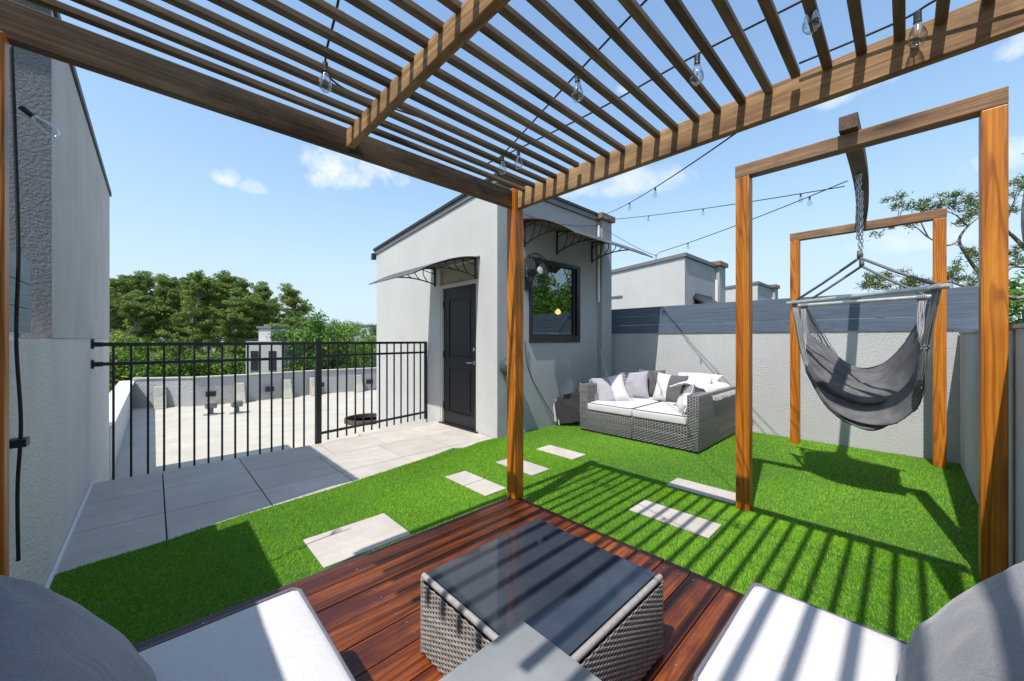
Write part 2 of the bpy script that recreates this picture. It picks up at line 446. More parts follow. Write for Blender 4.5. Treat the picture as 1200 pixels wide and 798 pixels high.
# turf blades (uncountable): one mesh
def blades():
    rng = np.random.default_rng(3)
    P = []
    def inside(x, y):
        ok = (x > -.38) & (x < 5.97) & (y > -.37)
        gx = np.array([p[0] for p in GE]); gy = np.array([p[1] for p in GE])
        ok &= y < np.interp(x, gx, gy, right=3.60)+rng.normal(0,.006,x.shape)
        ok &= ~((x > 3.18) & (y > 3.62))
        for xs_ in (1.63,4.61): ok &= ~(np.abs(x-xs_-.006*np.sin(y*9)) < .0035)   # seams between the rolls
        ok &= ~(np.abs(y-.93-.005*np.sin(x*7)) < .003)
        ok &= ~((x < DX1+.005) & (y < DY1+.008))
        for (x0,x1,y0,y1), _ in ST:
            ok &= ~((x > x0-.012) & (x < x1+.010) & (y > y0-.010) & (y < y1+.014))
        return ok
    dens = [(-.4,3.0,2.0,3.7,26000),(1.97,3.2,-.4,2.0,26000),(3.0,4.4,-.4,3.7,13000),(4.4,6.0,-.4,3.7,9000),(3.0,3.2,2,3.7,12000)]
    xs, ys, ws = [], [], []
    for x0,x1,y0,y1,d in dens:
        n = int((x1-x0)*(y1-y0)*d); x = rng.uniform(x0,x1,n); y = rng.uniform(y0,y1,n)
        k = inside(x,y); xs.append(x[k]); ys.append(y[k]); ws.append(np.full(k.sum(), .0036 if d > 12000 else .005))
    x = np.concatenate(xs); y = np.concatenate(ys); w = np.concatenate(ws); n = len(x)
    a = rng.uniform(0, 2*np.pi, n)
    # the pile leans in gentle swathes
    lx = np.sin(y*3.1+np.sin(x*1.7))*.004 + rng.normal(0,.005,n) + .002
    ly = np.cos(x*2.3+y)*.003 + rng.normal(0,.005,n)
    h = rng.uniform(.013,.021,n)
    v = np.zeros((n,3,3), np.float32)
    v[:,0,0] = x-np.cos(a)*w*.5; v[:,0,1] = y-np.sin(a)*w*.5; v[:,0,2] = .004
    v[:,1,0] = x+np.cos(a)*w*.5; v[:,1,1] = y+np.sin(a)*w*.5; v[:,1,2] = .004
    v[:,2,0] = x+lx; v[:,2,1] = y+ly; v[:,2,2] = h
    me = bpy.data.meshes.new('grass'); me.vertices.add(n*3); me.loops.add(n*3); me.polygons.add(n)
    me.vertices.foreach_set('co', v.ravel()); me.loops.foreach_set('vertex_index', np.arange(n*3,dtype=np.int32))
    me.polygons.foreach_set('loop_start', np.arange(0,n*3,3,dtype=np.int32))
    try: me.polygons.foreach_set('loop_total', np.full(n,3,dtype=np.int32))
    except Exception: pass
    t = np.clip(rng.normal(.5,.2,n),0,.88); t[rng.random(n) < .04] = 1.0
    at = me.attributes.new('tint','FLOAT','FACE'); at.data.foreach_set('value', t.astype(np.float32))
    me.update(calc_edges=True); me.validate(); me.materials.append(M['grass'])
    o = bpy.data.objects.new('grass', me); COL.objects.link(o)
    tag(o, 'short bright green artificial turf pile covering the terrace', 'grass', kind='stuff')
blades()

# lower roof beyond the railing
RZ = -.50
m = MB(); m.box(-.6, 12, 5.0, 15.2, RZ-.3, RZ)
struct(m.build('lower_roof', M['membrane']), 'white flat roof beyond the railing', 'roof')

# ------------------------------------------------------------------ deck
deck = thing('wooden_deck', 'low red brown oiled timber deck under the pergola', 'deck', (.8,.8,0))
m = MB(); y = DY1
bw = .143
while y > DY0+.05:
    m.cur = random.random(); m.mi = 0
    x1 = DX1 + random.uniform(-.006,.006)
    m.box(DX0, x1, max(y-bw, DY0), y-.006, DZ-.035, DZ + random.uniform(-.0015,.0015)); y -= bw+.0
m.mi = 1
yy = DY1
while yy > DY0+.1:
    for xs in (.15,.75,1.35,1.90):
        for dy in (.035,.105):
            m.lathe([(.0045,0),(.0045,.0012)], (xs+random.uniform(-.01,.01), yy-dy, DZ+.0012), 8)
    yy -= bw
m.build('deck_boards', [M['deck'], M['steel']], deck, bevel=.004, attr=True)
m = MB(); m.box(DX0, DX1-.02, DY1+.001, DY1+.018, .004, DZ-.004)
m.box(DX1-.03, DX1-.012, DY0, DY1-.02, .004, DZ-.040); m.box(DX0, DX1-.05, DY0+.02, DY1-.03, .004, .05)
m.build('deck_frame', M['deck_rim'], deck, bevel=.003)
# ------------------------------------------------------------------ pergola
per = thing('pergola', 'brown timber pergola with narrow roof slats over the deck', 'pergola', (1.955,2.015,DZ))
m = MB(); m.box(1.91,2.00,1.97,2.06,DZ,2.385); m.build('post', M['post'], per, bevel=.006)
m = MB(); m.box(-.398,-.34,1.955,2.015,DZ,2.238); m.build('post', M['post'], per, bevel=.006)
m = MB(); m.box(1.91,2.00,-.37,-.30,DZ,2.238); m.build('post', M['post'], per, bevel=.006)
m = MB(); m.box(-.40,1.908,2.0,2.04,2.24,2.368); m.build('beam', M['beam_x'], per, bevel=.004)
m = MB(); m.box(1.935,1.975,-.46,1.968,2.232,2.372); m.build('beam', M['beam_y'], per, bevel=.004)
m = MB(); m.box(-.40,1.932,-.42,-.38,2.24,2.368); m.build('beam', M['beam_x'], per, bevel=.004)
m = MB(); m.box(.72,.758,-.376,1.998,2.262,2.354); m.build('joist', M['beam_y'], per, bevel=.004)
k = 0; first = None
for i in range(23):
    yc = 1.905 - .0995*i + random.uniform(-.004,.004)
    if yc < -.34: break
    x1 = 1.933
    if abs(i-5) == 0 or i == 16: x1 = 1.905       # two slats stop short of the beam
    if first is None:
        m = MB(); m.box(-.42, 1.933, yc-.015, yc+.015, 2.340, 2.365)
        first = m.build('slat', M['slat'], per, bevel=.003); y_first = yc
    else:
        o = first.copy(); COL.objects.link(o); o.parent = per
        o.location = (x1-1.933, yc-y_first, random.uniform(-.003,.003))
        o.rotation_euler = (0,0,random.uniform(-.0015,.0015))

# ------------------------------------------------------------------ left neighbour stairwell, parapets
lb = thing('stairwell_building', 'tall grey stucco stairwell block along the left side', 'building', (-1.6,4.9,0))
m = MB(); m.box(-2.9,-.40,3.19,6.85,1.275,3.06); m.build('wall', M['left_wall'], lb)
m = MB(); m.box(-2.9,-.403,3.175,6.85,-.5,1.272); m.build('lower_wall', M['left_low'], lb)
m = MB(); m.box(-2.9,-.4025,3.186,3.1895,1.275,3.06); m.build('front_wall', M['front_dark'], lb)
m = MB(); m.box(-2.95,-.385,3.15,6.9,3.062,3.115); m.build('roof_trim', M['roof_trim'], lb)
pw = thing('parapet_wall', 'low pale stucco wall along the left side of the deck', 'wall', (-.5,1,0))
m = MB(); m.box(-.56,-.402,-4,3.168,-.03,1.27); m.build('wall', M['left_low'], pw)
m = MB(); m.box(-.40,-.385,2.06,4.97,.001,.022); m.build('base_strip', M['white'], pw)
fb = thing('board_fence', 'pale slate board screen on top of the left parapet', 'fence', (-.5,1,1.27))
m = MB()
for i in range(3): m.box(-.47,-.445,-3.5,3.02,1.30+i*.12,1.417+i*.12)
m.build('boards', M['boards_x'], fb, bevel=.002)
m = MB(); m.box(-.505,-.472,2.93,2.99,1.272,1.64); m.build('fence_post', M['boards_x'], fb)

# far roof parapets
pa = thing('roof_parapet', 'grey parapet wall closing the far side of the white roof', 'wall', (3,13.2,RZ))
cp = [(-.40,13.9),(.4,13.4),(.75,13.15),(1.95,13.1),(3.85,13.35),(5.7,13.1),(11,13.1)]
m = MB()
pl = cp + [(x,y+.22) for x,y in cp[::-1]]
m.prism(pl, 'z', RZ, .25); m.build('wall', M['parapet'], pa)
m = MB(); pl = [(x,y-.03) for x,y in cp] + [(x,y+.25) for x,y in cp[::-1]]
m.prism(pl,'z',.252,.28); m.build('coping', M['parapet_pale'], pa)
for x,y in [(.12,13.45),(1.75,13.0),(2.95,13.1),(3.75,13.2),(5.1,13.05)]:
    m = MB(); m.prism([(y-.25,RZ),(y+.1,RZ),(y+.1,.06),(y-.02,.06),(y-.10,-.2)], 'x', x-.12, x+.12); m.build('pier', M['parapet_pale'], pa, bevel=.02)
for x,y in [(1.12,13.05),(2.5,13.1),(3.95,13.25),(5.5,13.05)]:
    m = MB(); m.box(x-.11,x+.11,y-.05,y+.02,RZ+.24,RZ+.38); m.build('scupper', M['black'], pa)
ps = thing('roof_parapet', 'white parapet wall on the left edge of the white roof', 'wall', (-.5,10,RZ))
m = MB(); m.box(-.62,-.40,6.86,14.2,RZ,.17); m.build('wall', M['door_wall'], ps)
m = MB(); m.box(-.65,-.37,6.86,14.2,.172,.20); m.build('coping', M['white'], ps)
for (x,y), lb_ in (((.98,11.4),'small grey roof vent closer to the left parapet'),((1.456,11.2),'small grey roof vent right of its twin on the white roof')):
    t = thing('roof_vent', lb_, 'vent', (x,y,RZ), 'vents on the white roof')
    m = MB(); m.lathe([(.16,0),(.13,.02),(.05,.03),(.05,.18)], (x,y,RZ), 14); m.build('flange', M['fascia'], t)
    m = MB(); m.box(x-.11,x+.11,y-.11,y+.11,RZ+.16,RZ+.30); m.build('hood', M['fascia'], t, bevel=.02)
m = MB(); m.lathe([(.40,0),(.44,0),(.44,.09),(.40,.09),(.40,0)], (3.36,8.15,RZ), 40)
tag(m.build('roof_ring', plain('rusty_ring',(.10,.065,.05),.7)), 'low brown metal ring lying on the white roof by the building', 'ring')

# ------------------------------------------------------------------ railing
rl = thing('railing', 'black metal picket railing between paving and white roof', 'railing', (1.47,5.03,0))
A, B, C = Vector((-.40,4.985,0)), Vector((1.475,5.03,0)), Vector((3.195,5.36,0))
def bar(name, p, q, z, w, h):
    d = (q-p); L = d.length; ang = math.atan2(d.y,d.x)
    Mx = Matrix.Translation((p.x,p.y,z)) @ Matrix.Rotation(ang,4,'Z')
    m = MB(); m.obox(Mx, 0, L, -w/2, w/2, -h/2, h/2); return m.build(name, M['black'], rl, bevel=.002)
bar('rail', A, B, 1.232, .030, .034); bar('rail', A, B, 1.055, .030, .030)
bar('rail', B, C, 1.232, .030, .034); bar('rail', B, C, 1.075, .030, .030); bar('rail', B, C, .11, .030, .030)
bar('rail', A, B, -.12, .030, .030)
m = MB(); m.box(B.x-.032,B.x+.032,B.y-.032,B.y+.032,-.02,1.265); m.box(B.x-.036,B.x+.036,B.y-.036,B.y+.036,1.267,1.28)
m.build('post', M['black'], rl, bevel=.003)
m = MB(); m.box(C.x-.035,C.x-.002,C.y-.02,C.y+.02,.0,1.25); m.build('post', M['black'], rl, bevel=.003)
def pk(p, z0, z1):
    m = MB(); m.box(p.x-.0085,p.x+.0085,p.y-.0085,p.y+.0085,z0,z1); return m.build('picket', M['black'], rl)
n1 = 15; pf = None
for i in range(1, n1+1):
    p = A.lerp(B, (.133+.113*(i-1))/1.875)
    if pf is None: pf = pk(p, -.14, 1.215); p0 = p
    else:
        o = pf.copy(); COL.objects.link(o); o.parent = rl; o.location = p-p0
n2 = 13; pf = None
for i in range(1, n2+1):
    p = B.lerp(C, i/(n2+1))
    if pf is None: pf = pk(p, .01, 1.215); p0 = p
    else:
        o = pf.copy(); COL.objects.link(o); o.parent = rl; o.location = p-p0
for z in (1.232,1.055):
    m = MB(); m.box(-.399,-.385,4.955,5.015,z-.04,z+.04); m.box(-.385,-.33,4.966,5.004,z-.021,z+.021); m.build('wall_bracket', M['black'], rl, bevel=.003)

# ------------------------------------------------------------------ awnings
def awning_profile(L, drop, n=22):
    return [(L*i/(n-1), -drop*(i/(n-1))**1.75) for i in range(n)]
def make_awning(name, label, P, L, drop, span, brackets, H):
    """P(p, s, z): p distance from the wall, s along the wall, z height"""
    o = thing(name, label, 'awning', P(0, (span[0]+span[1])/2, 0))
    pr = awning_profile(L, drop); m = MB(); n = len(pr); ns = 2
    vs = []
    for th in (0, -.006):
        for p, z in pr:
            for s in span: vs.append(P(p, s, z+th))
    fs = [(2*i,2*i+1,2*i+3,2*i+2) for i in range(n-1)] + [(2*n+2*i+2,2*n+2*i+3,2*n+2*i+1,2*n+2*i) for i in range(n-1)]
    fs += [(2*i,2*i+2,2*n+2*i+2,2*n+2*i) for i in range(n-1)] + [(2*i+3,2*i+1,2*n+2*i+1,2*n+2*i+3) for i in range(n-1)]
    fs += [(0,2*n,2*n+1,1),(2*n-2,2*n-1,4*n-1,4*n-2)]
    m.add(vs, fs); m.build('canopy', M['awning'], o, smooth=False)
    m = MB()
    m.tube([P(L, s, -drop-.004) for s in np.linspace(span[0],span[1],3)], .009, 6)
    m.build('front_strip', M['fascia'], o); m = MB()
    m.tube([P(.01, s, .006) for s in np.linspace(span[0],span[1],3)], .011, 6); m.build('wall_strip', M['fascia'], o)
    for s in brackets:
        m = MB()
        def zt(p): return -drop*(p/L)**1.75 - .016
        tip = L*.80
        def zl(p):
            t = p/tip; a = -H+.03; b = zt(tip)
            return a+(b-a)*t + .05*math.sin(PI*t)*1.0
        m.tube([P(.012,s,-.005), P(.012,s,-H)], .014, 6)
        m.tube([P(p,s,zt(p)) for p in np.linspace(.01,L*.97,14)], .009, 6)
        m.tube([P(p,s,zl(p)) for p in np.linspace(.01,tip,12)], .0095, 6)
        for q in (.16,.33,.50,.66):
            p0_, p1_ = tip*q, tip*(q+.13)
            za, zb = zl(p0_), zt(p1_)
            pts = []
            for i in range(8):
                t = i/7; pts.append(P(p0_+(p1_-p0_)*t + .035*math.sin(PI*t)*(1 if q < .6 else .5) - 0.02*t, s, za+(zb-za)*t))
            m.tube(pts, .0075, 5)
        m.tube([P(.02,s,-.075-.02), P(tip*.30,s,zt(tip*.3)-.01)], .007, 5)
        m.build('bracket', M['black'], o, smooth=True)
    return o
make_awning('door_awning', 'smoked awning on scrolled black brackets above the charcoal door',
            lambda p,s,z: (3.198-p, s, 2.385+z), 1.0, .335, (3.98,5.22), (4.07,5.10), .29)
make_awning('window_awning', 'wide smoked awning on black brackets above the window',
            lambda p,s,z: (s, 3.628-p, 2.90+z), .93, .36, (3.60,5.58), (3.69,4.39,5.30), .36)

# ------------------------------------------------------------------ main stairwell building
bd = thing('stairwell_building', 'pale stucco stairwell block with the charcoal door and awnings', 'building', (4.4,5.4,0))
def rz(y): return 3.235+(4.12-y)*.09
X0, X1, Y0, Y1 = 3.20, 5.62, 3.63, 7.25
T = .14
do = (4.03,4.965,2.36)    # door opening y0, y1, top
m = MB()
m.prism([(Y0+.0015,-.5),(do[0],-.5),(do[0],rz(do[0])),(Y0+.0015,rz(Y0))], 'x', X0, X0+T)
m.prism([(do[1],-.5),(Y1,-.5),(Y1,rz(Y1)),(do[1],rz(do[1]))], 'x', X0, X0+T)
m.prism([(do[0],do[2]),(do[1],do[2]),(do[1],rz(do[1])),(do[0],rz(do[0]))], 'x', X0, X0+T)
m.build('wall', M['door_wall'], bd)
wx0, wx1, wz0, wz1 = 3.79, 4.96, 1.235, 2.425
zt = rz(Y0)-.003
m = MB()
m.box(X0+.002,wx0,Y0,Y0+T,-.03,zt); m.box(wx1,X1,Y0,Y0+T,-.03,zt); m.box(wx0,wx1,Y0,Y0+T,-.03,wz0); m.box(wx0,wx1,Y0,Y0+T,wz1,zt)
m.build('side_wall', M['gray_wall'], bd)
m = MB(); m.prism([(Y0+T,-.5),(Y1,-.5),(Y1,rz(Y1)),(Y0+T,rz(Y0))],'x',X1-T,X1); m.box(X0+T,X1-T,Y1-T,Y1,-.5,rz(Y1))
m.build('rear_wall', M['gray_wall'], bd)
m = MB(); m.box(X0+T,X1-T,Y0+T,Y1-T,-.02,.02); m.box(X0+T+.002,X0+T+.02,Y0+T,do[0]-.1,.02,2.8); m.box(X1-T-.02,X1-T-.002,Y0+T,Y1-T,.02,2.9); m.box(X0+T,X1-T,5.6,5.62,.02,2.9)
m.build('interior', M['dark_room'], bd)
m = MB()
m.prism([(Y0-.03,rz(Y0)+.004),(Y1+.05,rz(Y1)+.0-.003),(Y1+.05,rz(Y1)+.07),(Y0-.03,rz(Y0)+.075)],'x',X0-.022,X1-.05); m.build('fascia', M['fascia'], bd)
m = MB()
m.prism([(Y0-.05,rz(Y0)+.078),(Y1+.07,rz(Y1)+.072),(Y1+.07,rz(Y1)+.115),(Y0-.05,rz(Y0)+.12)],'x',X0-.045,X1-.04); m.build('roof', M['roof_trim'], bd)
m = MB(); m.box(X0-.07,X0+.0,Y1+.01,Y1+.10,rz(Y1)-.10,rz(Y1)+.02); m.build('gutter_end', M['roof_trim'], bd)
# corner pilaster, cap, downspout
m = MB(); m.box(5.50,5.80,3.555,3.628,-.03,3.30); m.box(5.622,5.80,3.628,3.9,-.03,3.30); m.build('pilaster', M['gray_wall'], bd)
m = MB(); m.box(5.42,5.84,3.50,3.95,3.302,3.40); m.build('pilaster_cap', M['brown_cap'], bd, bevel=.006)
m = MB(); m.tube([(5.465,3.60,3.2),(5.465,3.60,2.2),(5.47,3.60,1.9)], .022, 10); m.build('downspout', M['white'], bd)
# door frame, transom, door
fr = MB(); fx0, fx1 = X0+.004, X0+.11
fr.box(fx0,fx1,do[0]+.001,do[0]+.05,.0,2.10); fr.box(fx0,fx1,do[1]-.05,do[1]-.001,.0,2.10); fr.box(fx0,fx1,do[0]+.05,do[1]-.05,2.045,2.10)
fr.build('door_frame', M['cream_trim'], bd, bevel=.004)
m = MB(); m.box(X0+.03,X0+.09,do[0]+.002,do[1]-.002,2.102,do[2]-.002); m.build('transom_panel', M['tan_paint'], bd)
dy0, dy1, dz0, dz1 = do[0]+.053, do[1]-.053, .022, 2.042
dd = MB(); dxf = X0+.035
dd.box(dxf+.012,dxf+.05,dy0,dy1,dz0,dz1)
pA = (dy0+.14,dy1-.14,1.02,1.86); pB = (dy0+.14,dy1-.14,.20,.86)
# stiles and rails proud of the panels
def rail(y0,y1,z0,z1): dd.box(dxf,dxf+.0115,y0,y1,z0,z1)
rail(dy0,pA[0],dz0,dz1); rail(pA[1],dy1,dz0,dz1); rail(pA[0],pA[1],pA[3],dz1); rail(pA[0],pA[1],pB[3],pA[2]); rail(pA[0],pA[1],dz0,pB[2])
for q in (pA,pB): dd.box(dxf+.003,dxf+.0112,q[0]+.035,q[1]-.035,q[2]+.035,q[3]-.035)
door = dd.build('door', M['door'], bd, bevel=.004)
m = MB(); hy = dy0+.065
m.lathe([(.028,dxf-.012),(.028,dxf)], (0,hy,.955), 18, 'x'); m.tube([(dxf-.012,hy,.955),(dxf-.045,hy,.955),(dxf-.048,hy+.02,.955),(dxf-.048,hy+.115,.95)], .009, 8)
m.build('handle', M['steel'], door, smooth=False)
m = MB(); m.lathe([(.026,dxf-.014),(.028,dxf)], (0,hy,1.14), 18, 'x'); m.build('deadbolt', M['steel'], door)
for z in (.28,1.05,1.80):
    m = MB(); m.tube([(dxf-.006,dy1+.004,z-.05),(dxf-.006,dy1+.004,z+.05)], .008, 8); m.build('hinge', M['blackplastic'], door)
m = MB(); m.box(X0-.03,X0+.1,do[0]+.004,do[1]-.004,.001,.018); m.build('threshold', M['black'], bd)
# window
wf = MB(); w = .055; ya, yb = Y0-.025, Y0+.07
wf.box(wx0+.002,wx1-.002,ya,yb,wz1-.05,wz1-.002); wf.box(wx0+.002,wx1-.002,ya,yb,wz0+.002,wz0+w+.03)
wf.box(wx0+.002,wx0+w,ya,yb,wz0+w+.03,wz1-.05); wf.box(wx1-w-.03,wx1-.002,ya,yb,wz0+w+.03,wz1-.05)
wf.box(wx1-w-.085,wx1-w-.04,ya+.03,yb-.01,wz0+w+.03,wz1-.05); wf.box(wx0+w,wx1-w-.085,ya+.03,yb-.01,wz0+w+.03,wz0+w+.05)
win = wf.build('window', M['black'], bd, bevel=.003)
m = MB(); m.box(wx0+w,wx1-w-.085,Y0+.03,Y0+.036,wz0+w+.05,wz1-.05); m.build('pane', M['winglass'], win)
m = MB(); m.box(wx0+w+.01,wx1-.2,Y0+.022,Y0+.028,wz0+w+.055,wz0+w+.08); m.build('sash_label_strip', M['fascia'], win)
lp = thing('pendant_lamp', 'small warm lit lamp glowing behind the dark window', 'lamp', (5.12,4.2,1.9))
m = MB(); m.lathe([(.01,-.05),(.045,-.03),(.05,0),(.03,.04),(.01,.05)], (5.12,4.2,1.75), 12); m.build('bulb', M['lamp_on'], lp, smooth=True)
m = MB(); m.tube([(5.12,4.2,1.81),(5.12,4.2,2.85)], .006, 6); m.lathe([(.03,.05),(.07,.06),(.03,.11)], (5.12,4.2,1.75), 12); m.build('cord', M['black'], lp)

# wall fan
FX, FY, FZ = 3.735, 3.42, 2.19; FR = .235
fan = thing('wall_fan', 'round black cage fan mounted on the wall beside the window', 'fan', (FX,3.62,FZ))
m = MB()
for R_, dy in ((FR,0),(FR,.045),(FR*.72,-.028),(FR*.45,-.042),(FR*.72,.075)): m.torus((FX,FY+dy,FZ), R_, .005, 'y', 36, 5)
for i in range(36):
    a = 2*PI*i/36; ca, sa = math.cos(a), math.sin(a)
    m.tube([(FX+ca*r_,FY+d_,FZ+sa*r_) for r_,d_ in ((.05,-.046),(FR*.45,-.042),(FR*.72,-.028),(FR,0),(FR,.045),(FR*.72,.075),(.07,.085))], .0024, 4)
m.build('cage', M['black'], fan)
m = MB()
for i in range(3):
    a0 = 2*PI*i/3+.4
    vs = []
    for j in range(7):
        t = j/6; r_ = .045+t*(FR-.07)
        wdt = (.35+.55*math.sin(PI*min(1,t*.75+.12)))
        for sgn in (-1,1):
            a = a0+sgn*wdt*.55; vs.append((FX+math.cos(a)*r_, FY+.02+sgn*.018, FZ+math.sin(a)*r_))
    m.add(vs, [(2*j,2*j+1,2*j+3,2*j+2) for j in range(6)])
m.build('blades', plain('fan_blade_grey',(.30,.30,.30),.35,.6), fan)
m = MB(); m.lathe([(.01,-.055),(.048,-.052),(.05,-.046)], (FX,FY,FZ), 20, 'y'); m.build('badge', M['white'], fan)
m = MB(); m.lathe([(.05,.07),(.065,.08),(.065,.14),(.04,.16)], (FX,FY,FZ), 18, 'y'); m.build('motor', M['blackplastic'], fan)
m = MB(); m.tube([(FX,FY+.15,FZ),(FX,FY+.17,FZ-.10),(FX,3.622,FZ-.14)], .014, 8); m.box(FX-.04,FX+.04,3.60,3.628,FZ-.24,FZ-.06); m.build('bracket', M['black'], fan)

# things along the side wall
hr = thing('hose_reel', 'dark teal hose holder fixed to the wall behind the corner post', 'hose reel', (3.32,3.56,.92))
m = MB(); m.lathe([(.10,0),(.115,.02),(.115,.10),(.10,.12)], (3.34,3.50,.92), 20, 'y'); m.build('drum', M['teal'], hr, bevel=.004)
m = MB(); m.tube([(3.33,3.52,.83),(3.325,3.53,.65),(3.335,3.54,.5),(3.33,3.55,.42)], .008, 6); m.lathe([(.012,-.05),(.02,0),(.012,.06)], (3.33,3.55,.40), 10); m.build('hose', M['rubber'], hr)
m = MB(); m.tube(catmull([(3.70,3.615,1.25),(3.74,3.62,.95),(3.86,3.62,.70),(4.05,3.615,.45),(4.22,3.60,.22),(4.4,3.58,.03)], 20), .005, 6)
tag(m.build('wall_cable', M['rubber']), 'thin black cable sagging down the side wall below the window', 'cable')

# folded camp chairs
fc = thing('folded_chair', 'folded black camp chair with pale tubes leaning beside the sofa', 'folding chair', (4.45,3.35,0))
def lean(yo): return Matrix.Translation((4.50,3.44-yo,0.01)) @ Matrix.Rotation(math.radians(-16),4,'X') @ Matrix.Rotation(math.radians(9),4,'Y') @ Matrix.Rotation(math.radians(-52),4,'Z')
Lm = lean(0)
m = MB(); 
for dz_, dy_, h_, sg in ((.05,0,.50,.035),(.03,-.075,.43,-.03),(.02,-.13,.34,.04)):
    nn_ = 10; vs = []
    for i in range(nn_+1):
        for j in range(nn_+1):
            u_, v_ = i/nn_, j/nn_
            y_ = dy_ + sg*math.sin(PI*u_)*(1-.4*v_) + .012*math.sin(9*u_+5*v_+dy_*40)
            z_ = dz_ + h_*v_ - .09*math.sin(PI*u_)*v_
            vs.append(Lm @ Vector((-.20+.40*u_, y_, z_)))
    fs = [(i*(nn_+1)+j,(i+1)*(nn_+1)+j,(i+1)*(nn_+1)+j+1,i*(nn_+1)+j+1) for i in range(nn_) for j in range(nn_)]
    m.add(vs, fs); m.add([Vector(q)+Vector((.004,.008,0)) for q in vs], [f[::-1] for f in fs])
m.build('fabric', M['canvas'], fc, smooth=True)
for s in (-1,1):
    m = MB(); m.tube([Lm@Vector((s*.215,-.03,0)),Lm@Vector((s*.215,-.03,.60))], .011, 8); m.build('leg', M['alu'], fc)
    m = MB(); m.tube([Lm@Vector((s*.17,-.11,0)),Lm@Vector((s*.20,-.10,.52))], .011, 8); m.build('leg', M['alu'], fc)
m = MB(); m.obox(Lm,-.235,-.20,-.12,-.06,.05,.46); m.build('arm_strap', M['lilac_fabric'], fc, bevel=.01)
m = MB(); m.tube([(5.28,3.50,1.25),(5.10,3.27,.9),(4.93,3.05,.55),(4.78,2.97,.25)], .011, 8)
for t in (.2,.5,.75):
    p = Vector((5.28,3.50,1.25)).lerp(Vector((4.93,3.05,.55)), t); m.lathe([(.011,-.004),(.0145,0),(.011,.004)], p, 8)
tag(m.build('bamboo_cane', M['bamboo'], smooth=True), 'thin tan bamboo cane leaning in the corner behind the sofa', 'cane')

# ------------------------------------------------------------------ far wall, right wall, board fence
fw = thing('garden_wall', 'long pale stucco wall across the back of the terrace', 'wall', (6.05,1.5,0))
m = MB(); m.box(6.0,6.16,-.60,3.9,-.03,1.365); m.build('wall', M['low_wall'], fw)
bf = thing('board_fence', 'slate blue horizontal board fence on the back wall', 'fence', (6.05,1.5,1.365))
for i in range(3):
    m = MB(); z = 1.366+i*.147; m.box(5.985,6.012,-.60,3.84,z,z+.145); m.build('board', M['boards'], bf, bevel=.003)
for y in (3.6,1.9,.2):
    m = MB(); m.box(6.014,6.07,y-.04,y+.04,1.367,1.80); m.build('fence_post', M['boards'], bf)
rw = thing('side_wall', 'shaded grey stucco wall along the right side of the lawn', 'wall', (3,-.45,0))
m = MB(); m.box(-1.5,5.997,-.54,-.385,-.03,1.322); m.build('wall', M['low_wall'], rw)
m = MB(); m.box(-1.5,5.98,-.55,-.375,1.324,1.345); m.build('coping', M['low_wall'], rw)

# ------------------------------------------------------------------ neighbour stairwells
def neighbour(x0, label, y0=3.65, dz=0):
    o = thing('stairwell_building', label, 'building', (x0+1.2,5.4,-8))
    m = MB(); m.prism([(y0+.002,-8),(7.3,-8),(7.3,2.97),(y0+.002,3.25)],'x',x0,x0+.15); m.build('wall', M['door_wall'], o)
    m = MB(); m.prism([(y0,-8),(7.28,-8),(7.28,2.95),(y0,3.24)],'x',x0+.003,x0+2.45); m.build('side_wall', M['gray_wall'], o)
    m = MB(); m.prism([(y0-.04,3.252),(7.34,2.975),(7.34,3.05),(y0-.04,3.34)],'x',x0-.04,x0+2.4); m.build('roof', M['fascia'], o)
    m = MB(); m.box(x0+2.1,x0+2.6,y0-.1,y0+.3,-8,3.30); m.build('pilaster', M['gray_wall'], o)
    m = MB(); m.box(x0+2.0,x0+2.66,y0-.16,y0+.34,3.302,3.42); m.build('pilaster_cap', M['brown_cap'], o)
    m = MB(); m.tube([(x0+2.02,y0-.05,2.9),(x0+2.02,y0-.05,-1)], .04, 8); m.build('downspout', M['white'], o)
    f = MB(); f.box(x0+.62,x0+1.78,y0-.03,y0+.002,1.23,2.42); f = f.build('window', M['black'], o)
    m = MB(); m.box(x0+.70,x0+1.70,y0-.035,y0-.028,1.3,2.34); m.build('pane', plain('far_pane',(.05,.08,.05),.04), f)
    m = MB(); m.prism([(y0-.001,2.36),(y0-.5,2.0),(y0-.5,1.96),(y0-.001,2.30)],'x',x0+.5,x0+1.95); m.build('awning', M['roof_trim'], o)
    m = MB(); m.box(x0-.03,x0-.001,5.3,5.75,2.42,2.46); m.build('wall_vent', M['fascia'], o)
    m = MB(); m.box(x0-3.0,x0+6,y0+.3,13,-8,-.5); m.build('lower_storey', M['gray_wall'], o)
    return o
neighbour(9.20, 'neighbouring pale stucco stairwell block with small dark awning beyond the fence')
neighbour(15.6, 'farthest pale stairwell block just peeking above the board fence')

